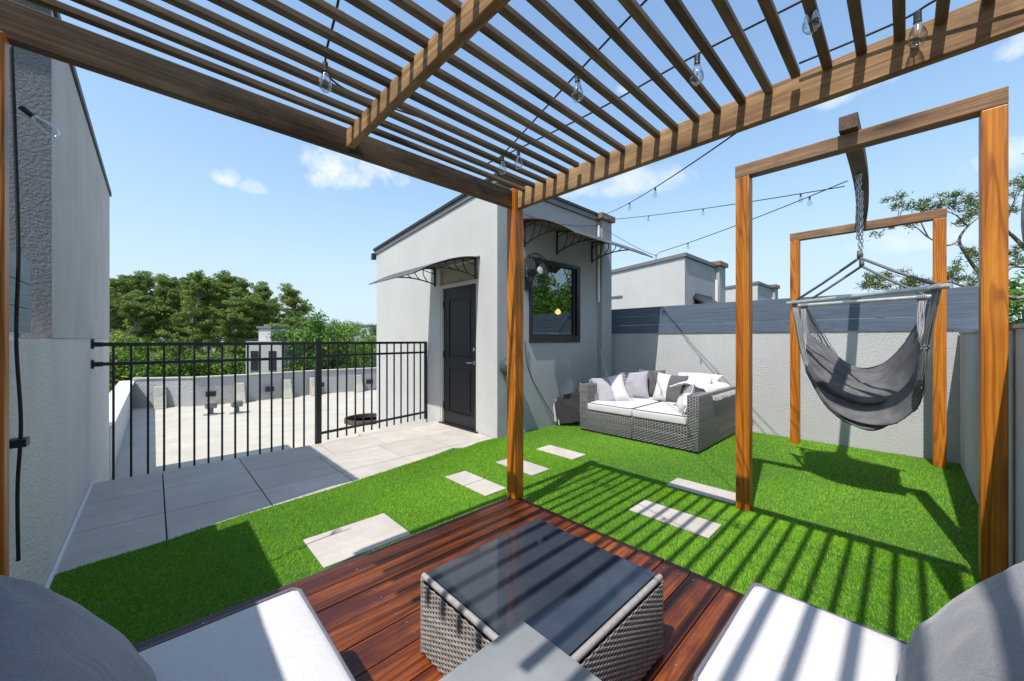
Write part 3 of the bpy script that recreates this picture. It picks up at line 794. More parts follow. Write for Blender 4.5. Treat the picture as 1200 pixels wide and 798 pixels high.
# ------------------------------------------------------------------ furniture
def weave(m, O, U, V, w, h, pitch, stake, th, rng, seg=3, gap=.94):
    """woven strands on the panel O + u*U + v*V, bulging along U x V"""
    U = Vector(U).normalized(); V = Vector(V).normalized(); N = U.cross(V); O = Vector(O)
    ns = max(2, round(w/stake)); st = w/ns; nr = max(1, round(h/pitch)); p = h/nr
    for r in range(nr):
        m.cur = min(1, max(0, rng.gauss(.5,.25)))
        vc = (r+.5)*p; nseg = ns*seg; vs = []
        for i in range(nseg+1):
            u = w*i/nseg; off = th*math.sin(PI*u/st + r*PI)
            jit = rng.uniform(-.04,.04)*p
            for dv, dn in ((-.5*gap*p, -.0015),(-.2*gap*p,.0012),(.2*gap*p,.0012),(.5*gap*p,-.0015)):
                vs.append(O + U*u + V*(vc+dv+jit) + N*(off+dn))
        fs = []
        for i in range(nseg):
            for k in range(3): fs.append((i*4+k,(i+1)*4+k,(i+1)*4+k+1,i*4+k+1))
        m.add(vs, fs)
    for s in range(ns+1):
        m.cur = .35; c = O + U*(st*s)
        m.tube([c - N*.0005, c + V*h - N*.0005], min(.003, th*.7), 4)
def rim(m, pts, r, rng, n=8, wrap=.012):
    """bound rim: a tube with tiny wrapped ridges"""
    for a, b in zip(pts[:-1], pts[1:]):
        a, b = Vector(a), Vector(b); L = (b-a).length; k = max(2, int(L/wrap*2)); P = []; R = []
        for i in range(k+1):
            P.append(a.lerp(b, i/k)); R.append(r*(1.0 if i%2 else .90))
        m.cur = rng.uniform(.5,.9); m.tube(P, R, n)
R7 = random.Random(11)

# coffee table: wicker cube with a smoked glass top
tx0, tx1, ty0, ty1, tz = .722, 1.367, .622, 1.25, .40
ct = thing('coffee_table', 'square ash grey wicker coffee table with smoked glass top', 'table', ((tx0+tx1)/2,(ty0+ty1)/2,DZ))
m = MB(); i_ = .012; m.box(tx0+i_,tx1-i_,ty0+i_,ty1-i_,DZ+.012,tz-.03); m.build('lining', M['wicker_back'], ct)
m = MB(); hb = tz-.03-DZ-.012
def four(m, x0,x1,y0,y1,z0,h,pitch,stake,th):
    weave(m,(x0,y1,z0),(0,-1,0),(0,0,1),y1-y0,h,pitch,stake,th,R7)
    weave(m,(x0,y0,z0),(1,0,0),(0,0,1),x1-x0,h,pitch,stake,th,R7)
    weave(m,(x1,y0,z0),(0,1,0),(0,0,1),y1-y0,h,pitch,stake,th,R7)
    weave(m,(x1,y1,z0),(-1,0,0),(0,0,1),x1-x0,h,pitch,stake,th,R7)
four(m, tx0,tx1,ty0,ty1,DZ+.012,hb,.0085,.019,.0021); m.build('wicker_body', M['wicker_table'], ct, attr=True, smooth=True)
m = MB(); q = .010
rim(m,[(tx0+q,ty0,tz-.013),(tx0+q,ty1,tz-.013)],.0118,R7); rim(m,[(tx0,ty0+q,tz-.013),(tx1,ty0+q,tz-.013)],.0118,R7)
rim(m,[(tx0,ty1-q,tz-.020),(tx1,ty1-q,tz-.020)],.010,R7); rim(m,[(tx1-q,ty0,tz-.020),(tx1-q,ty1,tz-.020)],.010,R7)
for x in (tx0+.004,tx1-.004):
    for y in (ty0+.004,ty1-.004): rim(m,[(x,y,DZ+.004),(x,y,tz-.02)],.0075,R7)
m.build('rim', M['wicker_table'], ct, attr=True, smooth=True)
m = MB(); m.box(tx0+.024,tx1-.004,ty0+.024,ty1-.004,tz-.0125,tz-.0045); m.build('glass_top', M['smoked'], ct, bevel=.0015)

sd = thing('side_table', 'slate grey stone topped side table in front of the wicker table', 'table', (.44,.44,DZ))
m = MB(); m.box(.20,.687,.19,.684,.522,.55); m.build('tabletop', M['stone'], sd, bevel=.003)
m = MB(); m.box(.215,.672,.205,.669,.492,.520); m.build('apron', M['black'], sd)
for x in (.215,.642):
    for y in (.205,.639):
        m = MB(); m.box(x,x+.03,y,y+.03,DZ+.001,.491); m.build('leg', M['black'], sd)

def cushion(name, x0,x1,y0,y1,z0,z1, mat, label, cat='cushion', group=None, puff=.018, seed=1, pip=.0055, n=26):
    o = MB(); vs = []; 
    def P(i,j,top):
        s, r = i/n*2-1, j/n*2-1
        x = (x0+x1)/2+(x1-x0)/2*s; y = (y0+y1)/2+(y1-y0)/2*r
        b = ((1-abs(s)**4)*(1-abs(r)**4))**.6
        wv = (mnoise.noise(Vector((x*5+seed,y*5,seed)))*.006 + mnoise.noise(Vector((x*13,y*13+seed,0)))*.002)*b
        return (x,y,(z1+puff*b+wv) if top else z0)
    N1 = n+1
    vs = [P(i,j,True) for i in range(N1) for j in range(N1)] + [P(i,j,False) for i in range(N1) for j in range(N1)]
    fs = []
    for i in range(n):
        for j in range(n):
            fs.append((i*N1+j,(i+1)*N1+j,(i+1)*N1+j+1,i*N1+j+1))
            b = N1*N1; fs.append((b+i*N1+j+1,b+(i+1)*N1+j+1,b+(i+1)*N1+j,b+i*N1+j))
    b = N1*N1
    for i in range(n):
        fs.append((i*N1,b+i*N1,b+(i+1)*N1,(i+1)*N1)); fs.append(((i+1)*N1+n,b+(i+1)*N1+n,b+i*N1+n,i*N1+n))
        fs.append((i+1,b+i+1,b+i,i)); fs.append((n*N1+i,b+n*N1+i,b+n*N1+i+1,n*N1+i+1))
    o.add(vs, fs)
    root = thing(name, label, cat, ((x0+x1)/2,(y0+y1)/2,z0), group)
    c = o.build('cover', mat, root, bevel=.022, smooth=True, seg=4)
    p = MB(); e = .010; rr = .034
    def loop(z):
        pts = []
        for cx,cy,a0 in ((x1-rr,y1-rr,0),(x0+rr,y1-rr,90),(x0+rr,y0+rr,180),(x1-rr,y0+rr,270)):
            for k in range(6):
                a = math.radians(a0+90*k/5); pts.append((cx+math.cos(a)*(rr-.009), cy+math.sin(a)*(rr-.009), z+.002*math.sin(7*cx+5*cy+k)))
        return pts+[pts[0]]
    p.tube(loop(z1+.0012), pip, 6, caps=False); p.tube(loop(z0+.008), pip, 6, caps=False)
    p.build('piping', M['piping'], root, smooth=True)
    return root
def pillow(name, w, h, t, Mx, mat, label, mat2=None, split=None, seed=1, group=None, fringe=None, wr=.012, n=46):
    vs = []; fs = []; mi = []
    for side in (1,-1):
        for i in range(n+1):
            for j in range(n+1):
                s, r = i/n*2-1, j/n*2-1
                # ease so that samples gather near the seam
                s2 = math.sin(s*PI/2); r2 = math.sin(r*PI/2)
                px_ = w/2*s2*(1-.10*(1-r2*r2)**1.0*abs(s2)**3); py_ = h/2*r2*(1-.10*(1-s2*s2)*abs(r2)**3)
                b = max(0,(1-s2*s2)*(1-r2*r2))**.5
                f = max(0,(1-s2**6)*(1-r2**6))**.5
                z = t/2*(.55*b**.8+.45*f*b**.35)
                z += wr*f*(mnoise.noise(Vector((s2*2.2+seed,r2*2.2,side)))*1.1 + mnoise.noise(Vector((s2*3.6+seed,r2*3,side*3)))*.5)*b**.5
                for cs, cr_ in ((-1,-1),(-1,1),(1,-1),(1,1)):     # creases running in from the corners
                    dx, dy = s2-cs, r2-cr_; dd_ = math.hypot(dx,dy)
                    z += .011*math.sin(11*math.atan2(dy*cr_,dx*cs)+seed)*math.exp(-(dd_/.55)**2)*min(1,dd_*3)*b**.5
                vs.append(Mx @ Vector((px_,py_,side*z)))
    N1 = n+1; B = N1*N1
    for i in range(n):
        for j in range(n):
            q = (i*N1+j,(i+1)*N1+j,(i+1)*N1+j+1,i*N1+j+1)
            fs.append(q); fs.append(tuple(B+k for k in q[::-1]))
            two = 1 if (split is not None and (math.sin(((i+.5)/n*2-1)*PI/2)) > split) else 0
            mi += [two,two]
    root = thing(name, label, 'pillow', tuple(Mx.translation), group)
    m = MB(); m.add(vs, fs); o = m.build('cover', mat, root, smooth=True)
    if mat2:
        o.data.materials.append(mat2); o.data.polygons.foreach_set('material_index', mi[:len(o.data.polygons)])
    p = MB(); ring = []
    for i in range(n+1): ring.append(vs[i*N1])
    for j in range(1,n+1): ring.append(vs[n*N1+j])
    for i in range(n-1,-1,-1): ring.append(vs[i*N1+n])
    for j in range(n-1,-1,-1): ring.append(vs[j])
    p.tube(ring, .004, 5, caps=False); p.build('seam', mat, root, smooth=True)
    if fringe:
        p = MB(); rg = random.Random(seed)
        for sgn in (-1,1):
            for k in range(34):
                a = Mx @ Vector((sgn*w/2*.97, -h/2+h*k/33, 0)); b = Mx @ Vector((sgn*(w/2+.045), -h/2+h*k/33+rg.uniform(-.012,.012), rg.uniform(-.02,.02)))
                p.tube([a,(a+b)/2,b+Vector((0,0,-.012))], .0028, 4)
        p.build('fringe', mat, root)
    return root
def XF(loc, rx=0, ry=0, rz=0):
    return Matrix.Translation(loc) @ Matrix.Rotation(math.radians(rz),4,'Z') @ Matrix.Rotation(math.radians(ry),4,'Y') @ Matrix.Rotation(math.radians(rx),4,'X')

# foreground seats
def base_unit(label, x0,x1,y0,y1):
    o = thing('wicker_bench', label, 'bench', ((x0+x1)/2,(y0+y1)/2,DZ))
    m = MB(); m.box(x0+.01,x1-.01,y0+.01,y1-.01,DZ+.03,.315); m.build('lining', M['wicker_back'], o)
    m = MB(); four(m,x0,x1,y0,y1,DZ+.03,.29-.0,.016,.034,.004); m.build('wicker_body', M['wicker'], o, attr=True, smooth=True)
    m = MB()
    for x in (x0+.03,x1-.06):
        for y in (y0+.03,y1-.06): m.box(x,x+.03,y,y+.03,DZ+.001,DZ+.03)
    m.build('feet', M['black'], o)
    return o
base_unit('wicker base under the left white cushion beside the turf', -.37,.335,.62,1.40)
base_unit('wicker base under the right white cushion at the deck end', .965,1.475,-.35,.335)
cushion('seat_cushion', -.375,.362,.60,1.425,.325,.435, M['white_fabric'], 'large white seat cushion at bottom left, half in shade', seed=3)
cushion('seat_cushion', .94,1.500,-.36,.368,.325,.435, M['white_fabric'], 'large white seat cushion at bottom right striped by slat shadows', seed=5)
pillow('throw_pillow', .50,.50,.20, XF((-.12,1.04,.565), 0, 0, 0) @ Matrix.Rotation(math.radians(64),4,'Y') @ Matrix.Rotation(math.radians(15),4,'Z'), M['grey_fabric'], 'plump shaded grey pillow on the left white cushion', seed=8, wr=.010)
pillow('throw_pillow', .52,.50,.20, XF((1.20,-.14,.60), 0, 0, 0) @ Matrix.Rotation(math.radians(-60),4,'X') @ Matrix.Rotation(math.radians(-14),4,'Z'), M['grey_fabric'], 'sunlit grey pillow on the right white cushion striped by shadows', seed=15, wr=.010)

# far wicker sofa
sx0, sx1, sy0, sy1 = 4.35, 5.66, 1.58, 3.17
sf = thing('wicker_sofa', 'deep grey wicker daybed sofa on the turf by the back wall', 'sofa', (5.0,2.37,0))
m = MB(); m.box(sx0+.015,sx1,sy0+.11,sy1-.11,.03,.30); m.box(sx0+.012,sx1,sy0+.012,sy0+.108,.03,.645); m.box(sx0+.012,sx1,sy1-.108,sy1-.012,.03,.645); m.box(sx1-.10,sx1-.01,sy0+.1,sy1-.1,.03,.645)
m.build('lining', M['wicker_back'], sf)
mid = (sy0+sy1)/2
def wpanel(name, *a):
    m = MB(); weave(m,*a,R7); return m.build(name, M['wicker'], sf, attr=True, smooth=True)
for y0_, y1_ in ((sy0+.125,mid-.006),(mid+.006,sy1-.125)):
    wpanel('front_panel', (sx0,y1_,.03),(0,-1,0),(0,0,1),y1_-y0_,.275,.016,.034,.005)
for y0_, label_ in ((sy0,'r'),(sy1-.12,'l')):
    m = MB(); weave(m,(sx0-.002,y0_+.12,.03),(0,-1,0),(0,0,1),.12,.62,.016,.032,.005,R7)
    weave(m,(sx0,y0_-.0,.03),(1,0,0),(0,0,1),(sx1-sx0)/2-.004,.62,.016,.034,.005,R7); weave(m,(sx0+(sx1-sx0)/2+.004,y0_-.0,.03),(1,0,0),(0,0,1),(sx1-sx0)/2-.004,.62,.016,.034,.005,R7)
    weave(m,(sx1,y0_+.12,.03),(-1,0,0),(0,0,1),sx1-sx0,.62,.016,.034,.005,R7)
    weave(m,(sx0,y0_,.652),(1,0,0),(0,1,0),sx1-sx0,.12,.016,.034,.004,R7)
    m.build('arm', M['wicker'], sf, attr=True, smooth=True)
m = MB(); weave(m,(sx1-.10,sy1-.12,.30),(0,-1,0),(0,0,1),sy1-sy0-.24,.35,.016,.034,.005,R7); weave(m,(sx1-.10,sy1-.12,.652),(0,-1,0),(1,0,0),sy1-sy0-.24,.10,.016,.034,.004,R7)
m.build('backrest', M['wicker'], sf, attr=True, smooth=True)
m = MB(); m.box(sx0+.01,sx1,sy0+.01,sy1-.01,.006,.029); m.build('base_frame', M['black'], sf)
cushion('seat_cushion', sx0-.015,sx1-.12,mid+.003,sy1-.125,.305,.405, M['white_fabric'], 'white seat cushion on the left half of the wicker sofa', seed=21, n=16)
cushion('seat_cushion', sx0-.015,sx1-.12,sy0+.125,mid-.003,.305,.405, M['white_fabric'], 'white seat cushion on the right half of the wicker sofa', seed=22, n=16)
# pillows on it (front face +Z of pillow turned towards -x / camera)
def stand(loc, rz, tilt, spin=0):
    """upright pillow, its face turned to azimuth rz (0 = facing -x), leaning back by tilt"""
    return Matrix.Translation(loc) @ Matrix.Rotation(math.radians(rz),4,'Z') @ Matrix.Rotation(math.radians(-90+tilt),4,'Y') @ Matrix.Rotation(math.radians(90+spin),4,'Z')
pillow('striped_pillow', .44,.44,.15, stand((4.72,2.90,.565),40,32,12), M['white_fabric'], 'half white half grey fringed pillow against the left sofa arm', M['lilac_fabric'], .05, seed=31, fringe=True, n=24)
pillow('throw_pillow', .44,.42,.15, stand((5.16,2.80,.60),22,18,4), M['lilac_fabric'], 'plain pale grey pillow in the left corner of the sofa', seed=32, n=24)
pillow('throw_pillow', .42,.42,.13, stand((5.42,2.66,.62),5,10,0), M['dark_fabric'], 'charcoal pillow mostly hidden in the back corner of the sofa', seed=33, n=20)
pillow('striped_pillow', .44,.42,.15, stand((5.20,2.27,.60),-2,20,-3), M['dark_fabric'], 'white and charcoal half striped pillow in the middle of the sofa', M['white_fabric'], 0.0, seed=34, n=24)
pillow('throw_pillow', .46,.44,.16, stand((5.22,1.95,.60),-20,28,8), M['white_fabric'], 'white pillow leaning right of the charcoal striped pillow', seed=35, n=24)
pillow('throw_pillow', .60,.40,.13, stand((5.52,2.05,.69),0,62,0), M['white_fabric'], 'white pillow lying on the sofa back next to the wall', seed=36, n=20)
pillow('striped_pillow', .40,.30,.12, stand((4.60,1.83,.535),-58,30,-40), M['white_fabric'], 'small fringed white and grey pillow at the right sofa arm', M['grey_fabric'], 0.1, seed=37, fringe=True, n=22)
m = MB(); n = 24; vs = []; fs = []
for i in range(n+1):
    for j in range(n+1):
        u, v = i/n, j/n
        x = 4.75+u*.85; y = 1.60+v*.48
        z = .685+ .06*math.exp(-((v-.62)/.3)**2) + .012*math.sin(9*u+4*v)+ .01*mnoise.noise(Vector((u*5,v*5,3)))
        if v < .12: z -= (.12-v)*.5
        vs.append((x,y,z))
fs = [(i*(n+1)+j,(i+1)*(n+1)+j,(i+1)*(n+1)+j+1,i*(n+1)+j+1) for i in range(n) for j in range(n)]
th_ = thing('throw_blanket', 'white fringed throw draped over the right arm of the sofa', 'blanket', (5.15,1.8,.66))
m.add(vs, fs); b = m.build('cloth', M['white_fabric'], th_, smooth=True); sm = b.modifiers.new('solid','SOLIDIFY'); sm.thickness = .02
m = MB()
for i in range(60):
    x = 4.755+.84*i/59; m.tube([(x,1.602,.63),(x+R7.uniform(-.01,.01),1.565,.60),(x+R7.uniform(-.015,.015),1.558,.55+R7.uniform(-.01,.02))], .003, 4)
m.build('fringe', M['white_fabric'], th_)

# ------------------------------------------------------------------ hammock frame
hf = thing('hammock_stand', 'tall orange stained timber frame that carries the hammock chair', 'frame', (4.45,.28,0))
for x, y in ((3.2,.836),(3.2,-.318),(5.7,.936),(5.7,-.234)):
    m = MB(); m.box(x-.045,x+.045,y-.045,y+.045,.004,2.474); m.build('post', M['post'], hf, bevel=.005)
m = MB(); m.box(3.155,3.245,-.363,.884,2.475,2.565); m.build('crossbeam', M['frame_y'], hf, bevel=.004)
m = MB(); m.box(5.655,5.745,-.281,.983,2.475,2.565); m.build('crossbeam', M['frame_y'], hf, bevel=.004)
m = MB(); p, q = Vector((3.10,.245,2.567)), Vector((5.80,.352,2.567)); d = q-p
Mx = Matrix.Translation(p) @ Matrix.Rotation(math.atan2(d.y,d.x),4,'Z'); L = d.length; nb = 12
vs = []; fs = []
for i in range(nb+1):
    t = i/nb; bow = .035*math.sin(PI*t)
    for yy_, zz_ in ((-.045,0),(.045,0),(.045,.09),(-.045,.09)): vs.append(Mx @ Vector((L*t, yy_-bow, zz_)))
for i in range(nb):
    for k in range(4): fs.append((i*4+k,i*4+(k+1)%4,(i+1)*4+(k+1)%4,(i+1)*4+k))
fs += [(0,3,2,1),(nb*4,nb*4+1,nb*4+2,nb*4+3)]
m.add(vs, [f[::-1] for f in fs]); m.build('ridge_beam', M['frame_x'], hf, bevel=.004)

# hammock chair
hc = thing('hammock_chair', 'charcoal grey cloth hammock chair hanging on chains from the timber frame', 'hammock', (4.3,.28,.5))
def chain(top, bot):
    m = MB(); top, bot = Vector(top), Vector(bot); L = (top-bot).length; n = int(L/.029)
    for i in range(n):
        c = top.lerp(bot, (i+.5)/n); a = Vector((1,0,0)) if i%2 else Vector((0,1,0))
        a = Matrix.Rotation(.5+.1*math.sin(i*1.7),3,'Z') @ a
        pts = []
        for k in range(13):
            t = 2*PI*k/12; pts.append(c + a*math.cos(t)*.0105 + Vector((0,0,1))*math.sin(t)*.019)
        m.tube(pts, .0034, 5, caps=False)
    m.tube([top+Vector((0,0,.01)), top-Vector((0,0,.02))], .008, 6)
    return m.build('chain', M['chain'], hc, smooth=True)
c1, c2 = Vector((3.95,.245,2.55)), Vector((4.42,.262,2.55))
chain(c1, (c1.x,c1.y,1.96)); chain(c1+Vector((.02,.015,0)), (c1.x+.02,c1.y+.012,2.05)); chain(c2, (c2.x,c2.y,1.955))
bars = [(Vector((4.236,.74,1.60)),Vector((3.608,-.18,1.603))),(Vector((4.61,.737,1.60)),Vector((4.35,-.14,1.60)))]
for (a, b), c in zip(bars, (c1,c2)):
    m = MB(); ext = (a-b).normalized()*.02; m.tube([a+ext, b-ext], .017, 12); m.build('spreader_bar', M['alu'], hc)
    kn = Vector((c.x,c.y,1.955)); k2 = kn-Vector((0,0,.055))
    m = MB(); m.tube([kn, k2], .017, 8)
    for e in (a,b): m.tube([k2, k2.lerp(e.lerp((a+b)/2,.05),.5)-Vector((0,0,.006)), e.lerp((a+b)/2,.05)], .0105, 8)
    m.build('suspension_rope', M['rope'], hc, smooth=True)
    for e, o_ in ((a,b),(b,a)):
        m = MB(); dv = (o_-e).normalized()
        for k in range(5): m.torus(e+dv*(.035+k*.011), .019, .006, 'y', 12, 5)
        m.build('rope_wrap', M['cord'], hc, smooth=True)
ROWS = [
[(4.961,.449,1.065),(4.869,.335,1.008),(4.774,.224,1.011),(4.682,.111,1.082),(4.579,.007,1.234),(4.438,-.06,1.38)],
[(4.657,.643,1.303),(4.589,.506,1.125),(4.566,.326,.962),(4.529,.159,.953),(4.453,.031,1.129),(4.34,-.063,1.35)],
[(4.395,.644,1.19),(4.335,.508,.987),(4.34,.31,.86),(4.328,.127,.906),(4.252,.006,1.083),(4.128,-.069,1.283)],
[(4.201,.622,1.057),(4.144,.497,.816),(4.164,.297,.694),(4.16,.122,.732),(4.107,-.007,.916),(3.985,-.07,1.147)],
[(4.086,.593,.989),(4.064,.448,.701),(4.081,.266,.600),(4.085,.097,.666),(4.034,-.02,.817),(3.894,-.053,.957)],
[(4.10,.585,.995),(4.10,.44,.72),(4.14,.27,.605),(4.15,.11,.665),(4.10,-.01,.82),(3.95,-.05,.95)]]
NS, NW = 60, 110
rows = [catmull(r, NS+1) for r in ROWS]
cols = [catmull([r[i] for r in rows], NW+1) for i in range(NS+1)]
vs = []
for i in range(NS+1):
    s = i/NS; gather = .6+.4*abs(2*s-1)**1.3
    for j in range(NW+1):
        w = j/NW; p = cols[i][j].copy()
        # drapes: each swells outward on its way down and tucks back under a lip
        env = math.sin(PI*min(1,max(0,.04+.92*s)))**.55
        t = w*4.6 + .55*math.sin(2.6*s+.4) + .35*(s-.5)*math.sin(5*w) + .30*mnoise.noise(Vector((s*2.2,w*2.5,5)))
        fr = t - math.floor(t); lip = (fr/.74)**1.4 if fr < .74 else (1-(fr-.74)/.26)
        t2 = w*11 + 1.2*s + .5*mnoise.noise(Vector((s*3,w*4,8))); fine = math.sin(2*PI*t2)
        edge = min(1, min(w,1-w)*9); amp = .11*(.55+.6*abs(math.sin(math.floor(t)*2.1+.7)))
        p += Vector((-.72,-.60,.02))*(lip*amp*env*edge) + Vector((-.5,-.3,.7))*(fine*.006*edge*(.4+env)) + Vector((0,0,-.03))*(lip*env*edge)
        vs.append(p)
fs = [(i*(NW+1)+j,(i+1)*(NW+1)+j,(i+1)*(NW+1)+j+1,i*(NW+1)+j+1) for i in range(NS) for j in range(NW)]
m = MB(); m.add(vs, fs); cl = m.build('cloth', M['hammock'], hc, smooth=True)
sm = cl.modifiers.new('solid','SOLIDIFY'); sm.thickness = .006
m = MB()
for row in (0, NW-6):
    m.tube([vs[i*(NW+1)+row] for i in range(NS+1)], .010, 6)
m.build('hem', M['hammock'], hc, smooth=True)
rg = random.Random(2)
for end, i in ((0,0),(1,NS)):
    m = MB()
    for j in range(0, NW+1, 2):
        w = j/NW
        bar_ = bars[0] if w > .45 else bars[1]
        e = bar_[end]; o_ = bar_[1-end]; st_ = e + (o_-e).normalized()*rg.uniform(.025,.075) - Vector((0,0,.018))
        f = vs[i*(NW+1)+j]
        k_ = st_.lerp(f,.55) + Vector((rg.uniform(-.012,.012),rg.uniform(-.012,.012),rg.uniform(-.01,.01)))-Vector((0,0,.012))
        m.tube(catmull([st_, k_, f],8), .0032, 5)
        if end == 1:   # knotted netting running into the cloth on the right side
            f2 = vs[(i-rg.randint(5,11))*(NW+1)+j]; m.tube(catmull([k_, (f+f2)/2+Vector((-.02,-.02,.012)), f2+Vector((-.004,-.004,.006))],7), .003, 5)
            m.lathe([(.002,-.008),(.007,0),(.002,.008)], k_, 6)
    m.build('cords', M['cord'], hc, smooth=True)

# ------------------------------------------------------------------ string lights
def string(label, pts, bulbs, n=40, bs=.85, r=.0042, drop=Vector((0,0,-1)), name='string_light'):
    P = catmull(pts, n)
    root = thing(name, label, 'string lights', tuple(P[0]), 'string lights over the terrace')
    m = MB(); m.tube(P, r, 6); m.build('cable', M['rubber'], root, smooth=True)
    for t in bulbs:
        i = min(int(t*(n-1)), n-2); c = P[i].lerp(P[i+1], t*(n-1)-i); bulb(root, c, drop, bs)
    return root
def bulb(root, c, d, bs=.85):
    d = Vector(d).normalized(); Mx = Matrix.Translation(c) @ Vector((0,0,-1)).rotation_difference(d).to_matrix().to_4x4() @ Matrix.Scale(bs,4)
    m = MB(); prof = [(.009,.0),(.0125,-.006),(.0125,-.04),(.014,-.045)]
    n0 = len(m.v); m.lathe(prof, (0,0,0), 10); m.v = [tuple(Mx @ Vector(p)) for p in m.v]; s = m.build('socket', M['blackplastic'], root)
    m = MB(); prof = [(.0125,-.046),(.016,-.060),(.024,-.085),(.0285,-.105),(.027,-.122),(.017,-.136),(.004,-.141)]
    m.lathe(prof, (0,0,0), 14); m.v = [tuple(Mx @ Vector(p)) for p in m.v]; b = m.build('bulb', M['bulb'], s, smooth=True)
    m = MB(); f = [(0,0,-.05),(.004,.001,-.075),(.006,0,-.10),(0,.003,-.075),(-.006,0,-.10),(-.004,0,-.075),(0,0,-.05)]
    m.tube([Mx @ Vector(p) for p in f], .0012, 4); m.build('filament', M['brown_cap'], b)
string('black string light cable lying over the right roof slats', [(1.56,-.3,2.39),(1.56,.215,2.395),(1.56,.60,2.40),(1.555,1.0,2.382),(1.55,1.42,2.385),(1.53,1.86,2.385)], [.20,.385,.86])
string('black string light cable crossing the middle roof slats', [(.95,-.30,2.39),(1.17,.55,2.395),(1.30,1.0,2.385),(1.45,1.45,2.385),(1.545,1.75,2.385)], [.47,.92])
string('black string light cable hanging through the left roof slats', [(.20,.4,2.39),(.42,1.2,2.39),(.49,1.58,2.38),(.56,1.70,2.38),(.75,1.72,2.385),(1.2,1.65,2.39)], [.42])
string('black string light cable tied along the sunlit right beam', [(1.86,-.42,2.39),(1.88,-.1,2.40),(1.90,.02,2.39),(1.905,.30,2.395)], [.54], n=20)
string('string light cable running from the pergola beam to the brown pilaster cap', sag((1.96,.53,2.235),(5.62,3.62,3.42),.05), [.30,.52,.93], bs=.6)
string('upper string light cable from the hammock frame to the pilaster', sag((4.25,.36,2.57),(5.66,3.56,3.33),.03), [.10,.42,.70], bs=.6)
string('lower string light cable from the hammock frame past the window awning', sag((4.12,.33,2.57),(5.56,2.70,2.575),.03)+[(5.5,3.2,2.9),(5.45,3.55,3.18)], [.10,.34,.62,.86], bs=.6)
string('string light cable slung along the building face above the window awning', sag((5.45,3.56,3.2),(3.35,3.57,2.98),.10), [.05], bs=.75)
root = string('black string light cable hanging down the left wall', [(-.39,2.33,2.40),(-.385,2.36,2.0),(-.378,2.36,1.6),(-.383,2.36,1.27),(-.372,2.36,.95),(-.38,2.36,.7),(-.378,2.36,.42)], [], r=.006)
bulb(root, Vector((-.375,2.36,2.17)), (.75,.35,-.55))
m = MB(); m.box(-.40,-.355,2.33,2.39,.86,.89); m.build('cable_clip', M['blackplastic'], root)

# ------------------------------------------------------------------ trees
def leafquads(m, c, R, n, size, rng, up=.4):
    """a clump of n leaf-sized faces around c with radii R"""
    tone = min(1,max(0,rng.gauss(.5,.22)))
    for _ in range(n):
        v = Vector((rng.gauss(0,1),rng.gauss(0,1),rng.gauss(0,1))).normalized() * (rng.random()**.45)
        p = Vector((c[0]+v.x*R[0], c[1]+v.y*R[1], c[2]+v.z*R[2]))
        nn = (v + Vector((rng.gauss(0,.6),rng.gauss(0,.6),rng.gauss(0,.6)+up))).normalized()
        a = nn.orthogonal().normalized(); b = nn.cross(a); t = rng.uniform(0,PI); a, b = a*math.cos(t)+b*math.sin(t), b*math.cos(t)-a*math.sin(t)
        s = size*rng.uniform(.6,1.3); m.cur = min(1,max(0,tone+rng.gauss(0,.12)))
        m.add([p-a*s, p-b*s*.5, p+a*s, p+b*s*.5], [(0,1,2,3)])
def make_tree(kind, seed, H):
    """tree of height H standing at the origin, returns (trunk MB, crown MB)"""
    rng = random.Random(seed); tr = MB(); cr = MB()
    bend = [Vector((rng.uniform(-.02,.02)*H*k, rng.uniform(-.02,.02)*H*k, H*k/6)) for k in range(6)] + [Vector((0,0,H*.97))]
    P = catmull(bend, 20); tr.tube(P, [H*.016*(1-.85*i/19) for i in range(20)], 7)
    if kind == 'pine':
        for k in range(84):
            z = H*(.46+.54*rng.random()**.85); f = (z/H-.46)/.54
            rad = H*(.115*(1-f)**.6+.03)*rng.uniform(.45,1.1)
            a = rng.uniform(0,2*PI); base_ = P[min(19,int(z/H*19))]
            tip = Vector((base_.x+math.cos(a)*rad, base_.y+math.sin(a)*rad, z+rng.uniform(.0,.05)*H))
            tr.tube([Vector((base_.x,base_.y,z-.02*H)), (base_+tip)/2*1.0+Vector((0,0,z-(base_.z+tip.z)/2-.004*H)), tip], [H*.004,H*.003,H*.0012], 4)
            q = rng.uniform(.45,1.15); leafquads(cr, tip, (H*.040*q,H*.040*q,H*.021*q), int(170*q*q)+20, .105, rng)
            leafquads(cr, tip.lerp(Vector((base_.x,base_.y,z)),.4), (H*.034,H*.034,H*.018), 70, .105, rng)
            leafquads(cr, tip+Vector((math.cos(a),math.sin(a),.35))*H*.03, (H*.014,H*.014,H*.012), 26, .10, rng)
    else:
        for k in range(58):
            th, ph = rng.uniform(0,2*PI), math.acos(rng.uniform(-.55,1))
            rr = H*.30*rng.uniform(.55,1.0)
            c = Vector((math.sin(ph)*math.cos(th)*rr, math.sin(ph)*math.sin(th)*rr, H*.60+math.cos(ph)*rr*1.22))
            if k % 3 == 0: tr.tube([Vector((0,0,H*.35)), c*.5+Vector((0,0,H*.22)), c], [H*.008,H*.005,H*.002], 5)
            leafquads(cr, c, (H*.075,H*.075,H*.06), 170, .12 if kind == 'oak' else .11, rng, .6)
    return tr, cr
protos = {}
def proto(kind, seed, H, mat):
    key = (kind, seed)
    tr, cr = make_tree(kind, seed, H); protos[key] = (tr, cr, H, mat)
pl_count = {}
